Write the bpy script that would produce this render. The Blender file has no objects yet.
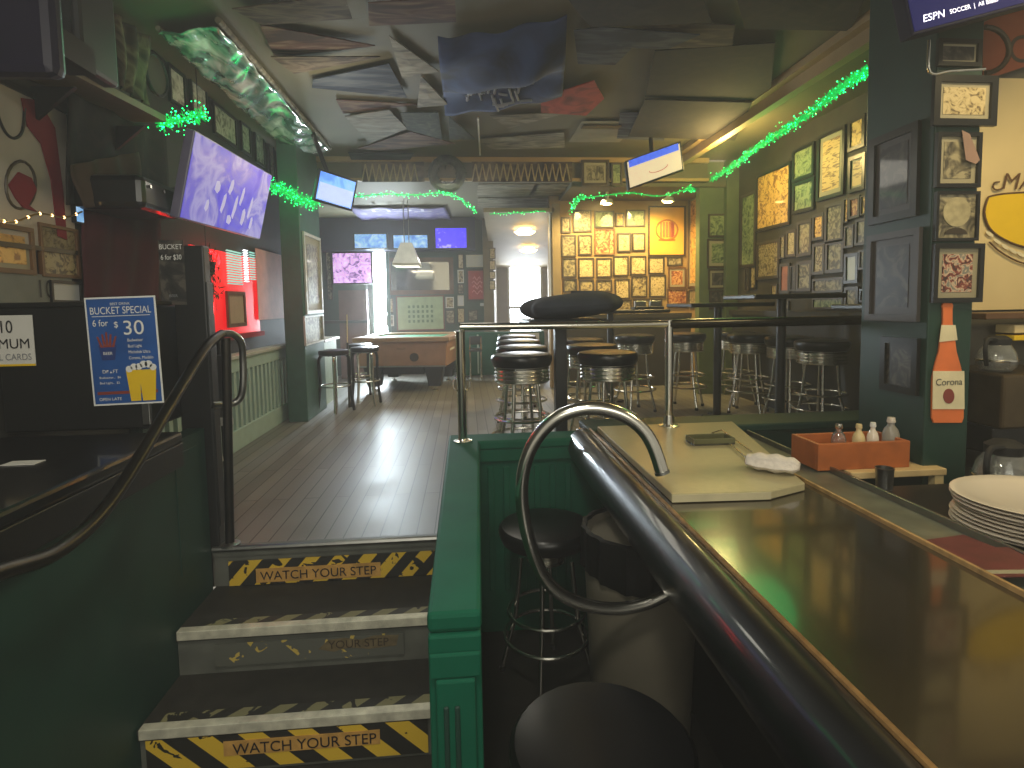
import bpy, bmesh, math, random
from mathutils import Vector, Matrix
from mathutils.geometry import tessellate_polygon
random.seed(7)
SC = bpy.context.scene
C = SC.collection
# ---------------------------------------------------------------- camera, light, exposure
F = 560.0; EYE = Vector((0, 0, 1.08))
RO = math.radians(1.0); CY = 345.0              # slight camera roll; row of the optical axis (lens shift)
TH = math.atan(47/F*math.sin(RO)+(CY-305)/F*math.cos(RO)); PS = math.atan((47/F*math.cos(RO)-(CY-305)/F*math.sin(RO))*math.cos(TH))
FW = Vector((math.sin(PS)*math.cos(TH), math.cos(PS)*math.cos(TH), -math.sin(TH)))
RW0 = Vector((math.cos(PS), -math.sin(PS), 0)); UW0 = RW0.cross(FW)
RW = math.cos(RO)*RW0-math.sin(RO)*UW0; UW = math.sin(RO)*RW0+math.cos(RO)*UW0
cam = bpy.data.cameras.new('camera'); camo = bpy.data.objects.new('camera', cam); C.objects.link(camo)
cam.sensor_width = 36; cam.lens = 36*F/1024; cam.clip_start = 0.02
cam.shift_y = -(384-CY)/1024
camo.rotation_euler = Matrix((RW, UW, -FW)).transposed().to_euler(); camo.location = EYE; SC.camera = camo
W = bpy.data.worlds.new('world'); SC.world = W; W.use_nodes = True
W.node_tree.nodes['Background'].inputs[0].default_value = (.92, .86, .70, 1)
W.node_tree.nodes['Background'].inputs[1].default_value = .25
SC.view_settings.view_transform = 'Standard'; SC.view_settings.look = 'None'
SC.view_settings.gamma = 1; SC.view_settings.use_curve_mapping = False
SC.view_settings.exposure = .66
SC.cycles.use_denoising = True
SC.cycles.sample_clamp_indirect = 4
def light(kind, name, loc, e, col, size=.1, sy=None, rot=(0,0,0), spot=None):
    l = bpy.data.lights.new(name, kind); l.energy = e; l.color = col
    if kind == 'AREA':
        l.size = size
        if sy: l.shape = 'RECTANGLE'; l.size_y = sy
    else: l.shadow_soft_size = size
    if spot: l.spot_size = spot; l.spot_blend = .6
    o = bpy.data.objects.new(name, l); C.objects.link(o); o.location = loc; o.rotation_euler = rot
    return o
R = math.radians
# daylight from the street windows behind the photographer, from the rear window, the lamps, and added fill lights
light('AREA', 'street_daylight', (.2, -2.2, 1.9), 28, (1, .96, .82), 2.6, 1.5, (R(82), 0, 0))
light('AREA', 'rear_window_daylight', (1.3, 11.6, 1.5), 20, (.85, .93, 1), 1.1, 1.6, (R(-90), 0, 0))
light('AREA', 'rear_door_daylight', (-1.35, 8.8, 1.2), 85, (.8, .93, 1), .25, 1.3, (R(-90), 0, 0))
light('POINT', 'hall_lamp', (1.2, 8.6, 1.85), 1.6, (1, .78, .4), .1)
light('POINT', 'hall_lamp', (1.0, 7.5, 2.0), 1.6, (1, .78, .4), .1)
for x in (1.55, 2.25): light('SPOT', 'picture_spot', (x, 6.45, 2.26), 75, (1, .72, .28), .05, rot=(R(18), 0, 0), spot=R(140))
light('POINT', 'right_wall_lamp', (2.35, 5.0, 2.38), 30, (1, .72, .26), .12)
light('AREA', 'bar_lamp', (2.35, 1.5, 2.45), 15, (1, .80, .42), .5, .5, (0, R(-8), 0))
light('AREA', 'room_fill_light', (-.3, 5.6, 2.35), 14, (1, .93, .78), 1.2, 1.2)  # added overhead fill for general brightness, no fixture belongs to it
light('AREA', 'pool_lamp', (-.75, 7.6, 1.7), 8, (1, .95, .9), .4, .6)
light('POINT', 'red_neon_glow', (-1.76, 4.4, 1.45), 1.6, (1, .02, .03), .12)
light('AREA', 'stair_lamp', (-.2, .4, 2.5), 20, (1, .95, .8), .35, .35)
light('POINT', 'garland_glow', (2.42, 4.4, 2.33), 3, (.02, 1, .25), .3)
light('POINT', 'garland_glow', (2.52, 5.6, 2.33), 1.6, (.02, 1, .25), .3)
light('POINT', 'left_fill_light', (-.9, 3.9, 2.25), 5.5, (1, .95, .8), .15)  # added point fill that lifts the dark upper left wall
light('POINT', 'garland_glow', (-1.5, 3.3, 2.35), .8, (.02, 1, .3), .2)
light('POINT', 'garland_glow', (-1.45, 5.0, 2.1), 1.2, (.02, 1, .3), .2)

def ray(px, py): return FW+(px-512)/F*RW+(CY-py)/F*UW
def at(ax, val, px, py):                       # point where the sight line meets the plane axis = val
    r = ray(px, py); t = (val-EYE[ax])/r[ax]; return EYE+r*t
def PX(px, py, X): return at(0, X, px, py)
def PY(px, py, Y): return at(1, Y, px, py)
def PZ(px, py, Z): return at(2, Z, px, py)

# ---------------------------------------------------------------- materials
MATS = {}
def node_mat(name):
    m = bpy.data.materials.new(name); m.use_nodes = True; MATS[name] = m
    return m, m.node_tree, m.node_tree.nodes['Principled BSDF']
def rgb(c):                                    # sRGB 0..255 to linear
    return tuple(((v/255)/12.92 if v/255 <= .04045 else ((v/255+.055)/1.055)**2.4) for v in c)+(1,)
def mat(name, c, rough=.5, metal=0, var=.12, scale=9, bump=0, coat=0, emit=None, es=0, spec=None):
    m, nt, b = node_mat(name)
    n = nt.nodes.new('ShaderNodeTexNoise'); n.inputs['Scale'].default_value = scale; n.inputs['Detail'].default_value = 4
    tc = nt.nodes.new('ShaderNodeTexCoord'); nt.links.new(tc.outputs['Object'], n.inputs['Vector'])
    r = nt.nodes.new('ShaderNodeValToRGB'); c = rgb(c)
    r.color_ramp.elements[0].position = .3; r.color_ramp.elements[1].position = .7
    r.color_ramp.elements[0].color = tuple(v*(1-var) for v in c[:3])+(1,)
    r.color_ramp.elements[1].color = tuple(min(1, v*(1+var)) for v in c[:3])+(1,)
    nt.links.new(n.outputs['Fac'], r.inputs['Fac']); nt.links.new(r.outputs['Color'], b.inputs['Base Color'])
    b.inputs['Roughness'].default_value = rough; b.inputs['Metallic'].default_value = metal
    b.inputs['Coat Weight'].default_value = coat; b.inputs['Coat Roughness'].default_value = .08
    if spec is not None: b.inputs['Specular IOR Level'].default_value = spec
    if bump:
        bp = nt.nodes.new('ShaderNodeBump'); bp.inputs['Strength'].default_value = bump; bp.inputs['Distance'].default_value = .01
        nt.links.new(n.outputs['Fac'], bp.inputs['Height']); nt.links.new(bp.outputs['Normal'], b.inputs['Normal'])
    if emit: b.inputs['Emission Color'].default_value = rgb(emit); b.inputs['Emission Strength'].default_value = es
    return m
def blotch(name, cols, scale=14, dist=1.5, rough=.45, emit=0, stops=None, coat=0, stretch=(1,1,1)):
    """printed or woven picture: hard-edged patches of several inks, different on every object"""
    m, nt, b = node_mat(name)
    tc = nt.nodes.new('ShaderNodeTexCoord'); oi = nt.nodes.new('ShaderNodeObjectInfo')
    mul = nt.nodes.new('ShaderNodeVectorMath'); mul.operation = 'MULTIPLY_ADD'
    mul.inputs[1].default_value = stretch
    sc = nt.nodes.new('ShaderNodeVectorMath'); sc.operation = 'SCALE'; sc.inputs[0].default_value = (31, 17, 23)
    nt.links.new(oi.outputs['Random'], sc.inputs['Scale'])
    nt.links.new(tc.outputs['Object'], mul.inputs[0]); nt.links.new(sc.outputs[0], mul.inputs[2])
    n = nt.nodes.new('ShaderNodeTexNoise'); n.inputs['Scale'].default_value = scale; n.inputs['Detail'].default_value = 3
    n.inputs['Distortion'].default_value = dist
    nt.links.new(mul.outputs[0], n.inputs['Vector'])
    r = nt.nodes.new('ShaderNodeValToRGB'); e = r.color_ramp.elements
    k = len(cols); stops = stops or [.30+.40*i/(k-1) for i in range(k)]
    while len(e) < k: e.new(.5)
    for i in range(k): e[i].position = stops[i]; e[i].color = rgb(cols[i])
    nt.links.new(n.outputs['Fac'], r.inputs['Fac']); nt.links.new(r.outputs['Color'], b.inputs['Base Color'])
    b.inputs['Roughness'].default_value = rough; b.inputs['Coat Weight'].default_value = coat
    b.inputs['Coat Roughness'].default_value = .05
    if emit:
        nt.links.new(r.outputs['Color'], b.inputs['Emission Color']); b.inputs['Emission Strength'].default_value = emit
    return m
green = mat('green_paint', (6, 84, 62), .7, spec=.2, var=.14, scale=5, bump=.05)
dkgreen = mat('dark_green_paint', (22, 56, 46), .5, var=.15, scale=5)
colgreen = mat('column_green_paint', (52, 92, 76), .5, var=.15)
ltgreen = mat('pale_green_paint', (168, 188, 172), .5, var=.08)
black = mat('black_paint', (20, 20, 20), .4, var=.2)
blackrough = mat('black_cloth', (62, 66, 76), .9, var=.2)
vinyl = mat('black_vinyl', (12, 12, 14), .32, var=.1, scale=30, bump=.03)
gloss = mat('glossy_black_lacquer', (8, 8, 10), .38, var=.25, scale=9, coat=.5, bump=.10, spec=.3)
chrome = mat('chrome', (226, 224, 214), .2, 1, var=.05)
steel = mat('brushed_steel', (150, 150, 146), .34, 1, var=.1, scale=30)
dksteel = mat('dark_tube', (70, 66, 60), .35, 1, var=.2)
cream = mat('cream_laminate', (176, 166, 128), .32, var=.06, scale=40)
creamwall = mat('cream_board', (222, 200, 146), .45, var=.06, scale=3, coat=.2)
plaster = mat('ceiling_tan_paint', (98, 92, 66), .75, var=.12, scale=2)
tanwall = mat('tan_wall_paint', (160, 130, 80), .6, var=.15, scale=3)
wallgreen = mat('wall_green_paint', (58, 74, 58), .6, var=.15, scale=3)
dkwall = mat('dark_wall_paint', (40, 38, 34), .7, var=.2, scale=3)
brownwall = mat('brown_panel', (30, 28, 22), .6, var=.25, scale=4)
white = mat('white_paper', (216, 214, 206), .6, var=.04)
plate_m = mat('white_china', (226, 216, 200), .2, var=.02, coat=.3)
towel_m = mat('white_towel', (222, 214, 204), .95, var=.08, scale=60, bump=.5)
orangewood = mat('orange_wood', (172, 96, 46), .45, var=.2, scale=12)
frame_dk = mat('dark_wood_frame', (56, 46, 32), .4, var=.2)
frame_bk = mat('black_frame', (18, 18, 17), .3, var=.2)
frame_br = mat('brown_wood_frame', (98, 68, 38), .4, var=.2)
frame_wt = mat('white_frame', (190, 188, 176), .4, var=.1)
matboard = mat('picture_mat', (150, 142, 116), .6, var=.05)
matgrey = mat('grey_picture_mat', (74, 70, 68), .5, var=.06)
rub = mat('rubber', (16, 16, 16), .7)
yellow = mat('yellow_ink', (236, 196, 24), .5, var=.04)
brownink = mat('brown_ink', (96, 66, 30), .5, var=.04)
orangeink = mat('orange_ink', (222, 116, 58), .5, var=.14, scale=8)
redink = mat('maroon_ink', (136, 60, 50), .5, var=.08)
blackink = mat('black_ink', (22, 22, 24), .5)
greyink = mat('grey_ink', (130, 132, 136), .5)
blueink = mat('blue_poster', (38, 86, 156), .35, var=.2, scale=6)
whiteink = mat('white_ink', (232, 232, 228), .5, var=.02)
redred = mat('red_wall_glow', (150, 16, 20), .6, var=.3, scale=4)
ropew = mat('cream_ink', (226, 214, 176), .5)
poolwood = mat('pool_table_wood', (150, 112, 86), .4, var=.14, scale=6)
felt = mat('green_felt', (40, 120, 80), .9)
plastic_g = mat('grey_plastic', (112, 106, 92), .5, var=.06)
bagm = mat('black_plastic_bag', (8, 8, 9), .45, var=.2, scale=18, bump=.3, spec=.2)
maroon = mat('maroon_card', (96, 40, 44), .35, var=.3, scale=14)
lampshade = mat('white_lampshade', (214, 214, 206), .5, emit=(220, 225, 220), es=.15)
daylight = mat('daylight_pane', (255, 255, 255), .5, emit=(240, 248, 255), es=6)
hot = mat('lamp_bulb', (255, 220, 150), .5, emit=(255, 214, 130), es=26)
halls = mat('hall_lamp_diffuser', (255, 220, 150), .5, emit=(255, 222, 150), es=9)
beads = mat('green_led', (40, 255, 140), .4, emit=(20, 255, 110), es=6)
tinsel = mat('green_tinsel', (6, 150, 70), .25, .6, var=.5, scale=60, emit=(0, 170, 70), es=.75)  # strands given their own emission to carry the garland's continuous glow
neon = mat('red_neon', (255, 30, 30), .4, emit=(255, 20, 24), es=8)
redpane = mat('red_lit_pane', (200, 10, 14), .4, emit=(225, 8, 20), es=.55)
tealblind = mat('lit_blinds', (140, 200, 190), .5, emit=(150, 215, 200), es=.55)
whiteblind = mat('bright_blinds', (240, 250, 250), .5, emit=(240, 250, 255), es=1.3)
glow_blue = blotch('football_screen', [(62, 52, 190), (84, 74, 200), (104, 96, 190), (150, 144, 200), (112, 104, 190)], 3, 1.6, .2, .5)
scr_blue = blotch('soccer_screen', [(60, 110, 220), (120, 170, 240), (160, 180, 240)], 5, .8, .2, .8)
scr_tan = mat('court_screen', (200, 178, 140), .3, emit=(208, 186, 148), es=.75, var=.1)
scr_pink = blotch('graphic_screen', [(90, 50, 120), (205, 160, 215), (220, 190, 235)], 9, 2, .3, .8)
scr_purple = blotch('purple_screen', [(60, 40, 215), (70, 50, 225), (150, 140, 245)], 9, 1, .3, .85, stops=[.3, .58, .66])
scr_light = blotch('pale_screen', [(70, 120, 190), (120, 170, 215), (190, 210, 235)], 8, 1, .3, .6)
scr_navy = mat('navy_screen', (14, 14, 44), .7, emit=(34, 36, 96), es=.4, var=.3, scale=3, spec=.05)
scr_white = mat('screen_lettering', (230, 230, 255), .3, emit=(225, 225, 255), es=1.3)
P_SEPIA = blotch('sepia_print', [(72, 60, 40), (128, 112, 78), (164, 148, 108)], 17, 2.4, coat=.3, stops=[.40, .47, .54])
P_CREAM = blotch('cream_print', [(92, 76, 48), (160, 142, 98), (190, 172, 128)], 20, 2.8, coat=.3, stops=[.36, .43, .55])
P_GREY = blotch('grey_print', [(58, 52, 38), (112, 104, 80), (156, 146, 114)], 14, 2, coat=.3, stops=[.36, .48, .6])
P_RED = blotch('red_brown_print', [(112, 52, 28), (168, 104, 58), (196, 156, 104)], 17, 2, coat=.3, stops=[.40, .50, .6])
P_DARK = blotch('dark_print', [(20, 19, 19), (44, 41, 38), (84, 78, 70)], 9, 2.4, coat=.5, stops=[.36, .5, .62])
P_GOLD = blotch('gold_print', [(140, 92, 40), (206, 156, 78), (226, 180, 98)], 15, 2, coat=.4, stops=[.40, .47, .56])
P_CARD = blotch('card_sheet_print', [(120, 84, 44), (190, 150, 86), (206, 172, 108)], 18, 1.2, coat=.4, stretch=(1, .5, 2.4), stops=[.42, .46, .5])
P_GREEN = blotch('greenish_print', [(50, 74, 42), (112, 128, 84), (140, 150, 104)], 13, 2, coat=.5, stops=[.38, .48, .6])
P_COLOR = blotch('team_photo_print', [(60, 36, 30), (140, 64, 50), (204, 180, 150), (120, 120, 110)], 26, 2, coat=.3, stops=[.38, .46, .54, .62])
cloth_brown = blotch('brown_felt', [(52, 42, 32), (84, 68, 52), (112, 98, 76), (66, 52, 42)], 5, 1.2, .9, stretch=(.5, 2.2, 1), stops=[.36, .46, .54, .64])
cloth_maroon = blotch('maroon_felt', [(58, 36, 30), (92, 60, 48), (126, 104, 82)], 5, 1.2, .9, stretch=(.5, 2.2, 1), stops=[.38, .5, .62])
cloth_navy = blotch('navy_felt', [(26, 32, 46), (44, 52, 68), (82, 86, 90)], 5, 1.2, .9, stretch=(.5, 2.2, 1), stops=[.38, .5, .62])
cloth_grey = blotch('grey_felt', [(70, 66, 52), (118, 110, 88), (146, 140, 118)], 6, 1.4, .8, stretch=(.6, 1.8, 1))
cloth_green = blotch('dark_green_felt', [(28, 38, 30), (44, 54, 42), (80, 84, 66)], 8, 1.6, .9)
cloth_dark = blotch('dark_cloth', [(12, 10, 8), (22, 18, 13), (40, 32, 22)], 6, 2, .9)
cloth_orange = blotch('orange_cloth', [(150, 50, 34), (176, 66, 46), (96, 36, 26)], 5, 1, .9)
banner_m = blotch('blue_banner_cloth', [(20, 26, 46), (36, 54, 98), (48, 70, 118)], 2.2, 1.2, .85, stops=[.36, .5, .62])
banner2_m = blotch('violet_banner_cloth', [(96, 92, 104), (80, 72, 130), (130, 126, 134)], 4, 2.4, .8)
P_PALE = blotch('pale_photo_print', [(120, 118, 104), (172, 168, 150), (200, 196, 178)], 12, 2, coat=.4, stops=[.36, .46, .6])
foil = blotch('wrapped_poster', [(60, 96, 84), (120, 170, 148), (176, 186, 172), (232, 234, 224)], 4.5, 2.2, .12, coat=1, stops=[.36, .46, .56, .66], stretch=(1, .5, 1))
jersey_m = mat('cream_jersey_cloth', (176, 168, 156), .9, var=.12, scale=5)
jersey_r = mat('red_jersey_cloth', (122, 26, 38), .9, var=.12)
def wood_floor():
    m, nt, b = node_mat('dark_plank_floor')
    tc = nt.nodes.new('ShaderNodeTexCoord'); mp = nt.nodes.new('ShaderNodeMapping'); mp.inputs['Rotation'].default_value = (0, 0, math.pi/2)
    br = nt.nodes.new('ShaderNodeTexBrick'); br.inputs['Scale'].default_value = 1
    br.inputs['Brick Width'].default_value = 1.6; br.inputs['Row Height'].default_value = .085; br.inputs['Mortar Size'].default_value = .003
    br.inputs['Color1'].default_value = rgb((116, 113, 104)); br.inputs['Color2'].default_value = rgb((136, 132, 121)); br.inputs['Mortar'].default_value = rgb((26, 24, 20))
    br.offset = .37
    n = nt.nodes.new('ShaderNodeTexNoise'); n.inputs['Scale'].default_value = 3; n.inputs['Detail'].default_value = 6
    mx = nt.nodes.new('ShaderNodeMixRGB'); mx.blend_type = 'MULTIPLY'; mx.inputs['Fac'].default_value = .5
    nt.links.new(tc.outputs['Object'], mp.inputs['Vector']); nt.links.new(mp.outputs['Vector'], br.inputs['Vector'])
    nt.links.new(tc.outputs['Object'], n.inputs['Vector'])
    nt.links.new(br.outputs['Color'], mx.inputs['Color1']); nt.links.new(n.outputs['Fac'], mx.inputs['Color2'])
    nt.links.new(mx.outputs['Color'], b.inputs['Base Color'])
    mr = nt.nodes.new('ShaderNodeMapRange'); mr.inputs['To Min'].default_value = .30; mr.inputs['To Max'].default_value = .55
    nt.links.new(n.outputs['Fac'], mr.inputs['Value']); nt.links.new(mr.outputs['Result'], b.inputs['Roughness'])
    return m
floor_m = wood_floor()
def tape_mat(name, worn, slope=1.0, per=.13, back=(34, 33, 28), ink=(214, 178, 52)):
    """yellow and black hazard stripes, flaked away in places"""
    m, nt, b = node_mat(name)
    tc = nt.nodes.new('ShaderNodeTexCoord'); sp = nt.nodes.new('ShaderNodeSeparateXYZ'); nt.links.new(tc.outputs['Object'], sp.inputs[0])
    def math_(op, a, bb=None):
        n = nt.nodes.new('ShaderNodeMath'); n.operation = op
        for i, v in enumerate((a, bb)):
            if v is None: continue
            if isinstance(v, (int, float)): n.inputs[i].default_value = v
            else: nt.links.new(v, n.inputs[i])
        return n.outputs[0]
    s = math_('ADD', sp.outputs['X'], math_('MULTIPLY', sp.outputs['Z'], slope)); s = math_('ADD', s, math_('MULTIPLY', sp.outputs['Y'], slope))
    s = math_('GREATER_THAN', math_('FRACT', math_('DIVIDE', math_('ADD', s, 10), per)), .5)
    n = nt.nodes.new('ShaderNodeTexNoise'); n.inputs['Scale'].default_value = 16; n.inputs['Detail'].default_value = 3; n.inputs['Distortion'].default_value = 1
    nt.links.new(tc.outputs['Object'], n.inputs['Vector'])
    keep = math_('GREATER_THAN', n.outputs['Fac'], worn)
    f = math_('MULTIPLY', s, keep)
    mx = nt.nodes.new('ShaderNodeMixRGB'); mx.inputs['Color1'].default_value = rgb(back); mx.inputs['Color2'].default_value = rgb(ink)
    nt.links.new(f, mx.inputs['Fac']); nt.links.new(mx.outputs['Color'], b.inputs['Base Color']); b.inputs['Roughness'].default_value = .5
    return m
tape1 = tape_mat('hazard_tape', .42, -.9); tape2 = tape_mat('worn_hazard_tape', .60, back=(88, 90, 82), ink=(190, 166, 80)); tape3 = tape_mat('bold_hazard_tape', .36, 1.1, .17); tape4 = tape_mat('faded_hazard_tape', .42, -1, ink=(128, 124, 88))
tapetan = mat('tan_tape', (190, 146, 76), .5, var=.25, scale=20)
tread_m = mat('dark_tread_rubber', (40, 38, 32), .7, var=.25, scale=14)
riser_m = mat('grey_riser_paint', (92, 94, 86), .55, var=.22, scale=10)
nose_m = mat('aluminium_nosing', (206, 203, 184), .45, .3, var=.25, scale=20)
def bar_mat():
    m = mat('dark_resin_bar_top', (44, 37, 22), .2, var=.3, scale=2.5, coat=.8)
    return m
bartop_m = bar_mat()
glass_m, _nt, _b = node_mat('clear_glass'); _b.inputs['Transmission Weight'].default_value = .9; _b.inputs['Roughness'].default_value = .05; _b.inputs['Base Color'].default_value = (.9, .92, .88, 1)
glass_m2 = mat('mirror_glass', (96, 92, 80), .06, 1, var=.02)

# ---------------------------------------------------------------- mesh builder
ORG = {}
class MB:
    def __init__(s): s.v = []; s.f = []; s.mi = []; s.m = 0
    def add(s, vs, fs):
        o = len(s.v); s.v += [Vector(v) for v in vs]; s.f += [tuple(i+o for i in f) for f in fs]; s.mi += [s.m]*len(fs); return s
    def box(s, x0, x1, y0, y1, z0, z1):
        return s.obox(Vector(((x0+x1)/2, (y0+y1)/2, (z0+z1)/2)), Vector(((x1-x0)/2, 0, 0)), Vector((0, (y1-y0)/2, 0)), Vector((0, 0, (z1-z0)/2)))
    def obox(s, c, u, v, n):
        c = Vector(c); u = Vector(u); v = Vector(v); n = Vector(n)
        p = [c+a*u+b*v+d*n for d in (-1, 1) for b in (-1, 1) for a in (-1, 1)]
        return s.add(p, [(0, 1, 3, 2), (4, 6, 7, 5), (0, 4, 5, 1), (2, 3, 7, 6), (0, 2, 6, 4), (1, 5, 7, 3)])
    def prism(s, pts, off):
        k = len(pts); off = Vector(off); p = [Vector(q) for q in pts]
        return s.add(p+[q+off for q in p], [tuple(range(k))[::-1], tuple(range(k, 2*k))]+[(i, (i+1) % k, k+(i+1) % k, k+i) for i in range(k)])
    def lathe(s, c, prof, seg=28):
        c = Vector(c); vs = []; fs = []
        for r, z in prof:
            for i in range(seg):
                a = 2*math.pi*i/seg; vs.append(c+Vector((max(r, 1e-4)*math.cos(a), max(r, 1e-4)*math.sin(a), z)))
        for j in range(len(prof)-1):
            for i in range(seg):
                a = j*seg+i; b = j*seg+(i+1) % seg; fs.append((a, b, b+seg, a+seg))
        fs.append(tuple(range(seg))[::-1]); fs.append(tuple((len(prof)-1)*seg+i for i in range(seg)))
        return s.add(vs, fs)
    def tube(s, pts, r, seg=12, closed=False):
        pts = [Vector(p) for p in pts]; n = len(pts); vs = []; fs = []; up = None
        for i, p in enumerate(pts):
            a = pts[(i-1) % n] if (closed or i) else p; b = pts[(i+1) % n] if (closed or i < n-1) else p
            t = (b-a).normalized()
            if up is None: up = t.orthogonal().normalized()
            up = (up-t*up.dot(t)).normalized(); w = t.cross(up); rr = r[i] if isinstance(r, list) else r
            for k in range(seg):
                q = 2*math.pi*k/seg; vs.append(p+rr*(math.cos(q)*up+math.sin(q)*w))
        m = n if closed else n-1
        for i in range(m):
            for k in range(seg):
                a = i*seg+k; b = i*seg+(k+1) % seg; c = ((i+1) % n)*seg+(k+1) % seg; d = ((i+1) % n)*seg+k; fs.append((a, b, c, d))
        if not closed: fs.append(tuple(range(seg))[::-1]); fs.append(tuple((n-1)*seg+k for k in range(seg)))
        return s.add(vs, fs)
    def grid(s, fn, nu, nv, off=None):
        vs = [fn(i/nu, j/nv) for j in range(nv+1) for i in range(nu+1)]; w = nu+1
        s.add(vs, [(j*w+i, j*w+i+1, (j+1)*w+i+1, (j+1)*w+i) for j in range(nv) for i in range(nu)]); return s
    def build(s, name, m, parent=None, smooth=False, bev=0, solid=0, kind=None):
        o0 = ORG[parent.name] if parent else Vector((0, 0, 0))
        me = bpy.data.meshes.new(name); me.from_pydata([tuple(v-o0) for v in s.v], [], s.f)
        bm = bmesh.new(); bm.from_mesh(me); bmesh.ops.recalc_face_normals(bm, faces=bm.faces); bm.to_mesh(me); bm.free()
        for mm in (m if isinstance(m, list) else [m]): me.materials.append(mm)
        if isinstance(m, list):
            for p, i in zip(me.polygons, s.mi): p.material_index = i
        if smooth: me.shade_smooth(); me.set_sharp_from_angle(angle=R(40))
        o = bpy.data.objects.new(name, me); C.objects.link(o)
        if parent: o.parent = parent
        ORG[o.name] = o0
        if bev: b = o.modifiers.new('bevel', 'BEVEL'); b.width = bev; b.segments = 2; b.limit_method = 'ANGLE'
        if solid: b = o.modifiers.new('solidify', 'SOLIDIFY'); b.thickness = solid
        if kind: o['kind'] = kind
        return o
def tag(o, label, cat, group=None, kind=None):
    o['label'] = label; o['category'] = cat
    if group: o['group'] = group
    if kind: o['kind'] = kind
    return o
def thing(name, label, cat, loc=(0, 0, 0), group=None):
    o = bpy.data.objects.new(name, None); C.objects.link(o); o.location = loc; o.empty_display_size = .05
    ORG[o.name] = Vector(loc); return tag(o, label, cat, group)
def struct(name, mb, m, **k):
    o = mb.build(name, m, **k); o['kind'] = 'structure'; return o
def bx(*a): return MB().box(*a)
def copy_tree(o, loc=None, rz=None, label=None, parent=None):
    c = o.copy(); C.objects.link(c)
    if parent: c.parent = parent
    if loc is not None: c.location = loc
    if rz is not None: c.rotation_euler[2] = rz
    if label: c['label'] = label
    for ch in o.children: copy_tree(ch, parent=c)
    return c
def text(parent, name, body, org, u, v, h, m, align='CENTER', depth=.0015, squash=1.0, shear=0):
    """lettering: baseline point org, running along u, rising along v, letters h high"""
    cu = bpy.data.curves.new(name, 'FONT'); cu.body = body; cu.size = 1; cu.align_x = align; cu.extrude = 0; cu.offset = .010; cu.shear = shear; cu.fill_mode = 'NONE'
    to = bpy.data.objects.new('t', cu); C.objects.link(to); bpy.context.view_layer.update()
    me = bpy.data.meshes.new_from_object(to.evaluated_get(bpy.context.evaluated_depsgraph_get()))
    bm = bmesh.new(); bm.from_mesh(me); bmesh.ops.remove_doubles(bm, verts=bm.verts, dist=.006); bm.verts.ensure_lookup_table()
    loops = []; left = set(v_ for v_ in bm.verts if len(v_.link_edges) == 2)
    while left:
        v_ = left.pop(); lp_ = [v_]
        while True:
            nx = [e_.other_vert(v_) for e_ in v_.link_edges if e_.other_vert(v_) in left]
            if not nx: break
            v_ = nx[0]; left.discard(v_); lp_.append(v_)
        if len(lp_) > 2: loops.append([w_.co.copy() for w_ in lp_])
    bm.free(); vs = []; fs = []
    def inside(p_, lp_):
        c_ = False
        for k_ in range(len(lp_)):
            a_, b_ = lp_[k_-1], lp_[k_]
            if (a_.y > p_.y) != (b_.y > p_.y) and p_.x < (b_.x-a_.x)*(p_.y-a_.y)/(b_.y-a_.y)+a_.x: c_ = not c_
        return c_
    own = [[k_ for k_ in range(len(loops)) if k_ != j_ and inside(loops[j_][0], loops[k_])] for j_ in range(len(loops))]
    for j_ in range(len(loops)):
        if len(own[j_]) % 2: continue
        grp = [loops[j_]]+[loops[k_] for k_ in range(len(loops)) if len(own[k_]) % 2 and j_ in own[k_]]
        o_ = len(vs); vs += [p_ for lp_ in grp for p_ in lp_]; fs += [tuple(q_+o_ for q_ in f_) for f_ in tessellate_polygon(grp)]
    bpy.data.objects.remove(to); bpy.data.curves.remove(cu); bpy.data.meshes.remove(me)
    u = Vector(u).normalized(); v = Vector(v).normalized(); n = u.cross(v); s = h/.72
    mb = MB(); org = Vector(org)
    mb.add([org+u*(p.x*s*squash)+v*(p.y*s)+n*depth for p in vs], fs)
    return mb.build(name, m, parent)
X3 = Vector((1, 0, 0)); Y3 = Vector((0, 1, 0)); Z3 = Vector((0, 0, 1))

# ---------------------------------------------------------------- room shell
CZ = 2.65
struct('floor', MB().box(-2.4, 3.4, 3.12, 13.0, -.2, 0).box(-2.4, -.105, 2.612, 3.12, -.2, 0), floor_m)
struct('floor_lower', bx(-3.2, 4.0, -1.5, 3.05, -.94, -.74), mat('lower_floor', (44, 42, 38), .5, var=.2))
struct('ceiling', MB().box(-2.0, 3.4, -.4, 6.2, CZ, CZ+.12), plaster)
struct('ceiling_rear', MB().box(-2.4, 1.2, 6.2, 9.2, 2.42, 2.5).box(1.2, 3.0, 6.2, 7.2, 2.36, 2.5), plaster)
struct('wall_left', MB().box(-2.0, -1.85, -.4, 6.2, -.74, CZ+.1).box(-2.5, -2.3, 6.2, 9.2, 0, 2.5).box(-2.5, -1.85, 6.1, 6.2, 0, 2.65), dkwall)
struct('wall_right', bx(3.1, 3.25, 2.2, 6.35, -.74, CZ+.1), mat('dark_olive_wall', (52, 46, 30), .7, var=.2))
struct('wall_picture', bx(1.08, 3.0, 7.05, 7.2, 0, 2.45), tanwall)
struct('wall_picture_side', bx(2.89, 3.0, 6.36, 7.05, 0, 2.42), tanwall)
struct('wall_rear', MB().box(-2.4, -1.45, 9.0, 9.15, 0, 2.5).box(-1.2, .46, 9.0, 9.15, 0, 2.5).box(-1.45, -1.2, 9.0, 9.15, 1.95, 2.5).box(-1.45, -1.2, 9.0, 9.15, 0, .25), wallgreen)
struct('wall_outer', MB().box(3.25, 3.3, 2.2, 2.3, -.7, 2.7), dkwall)
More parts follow.
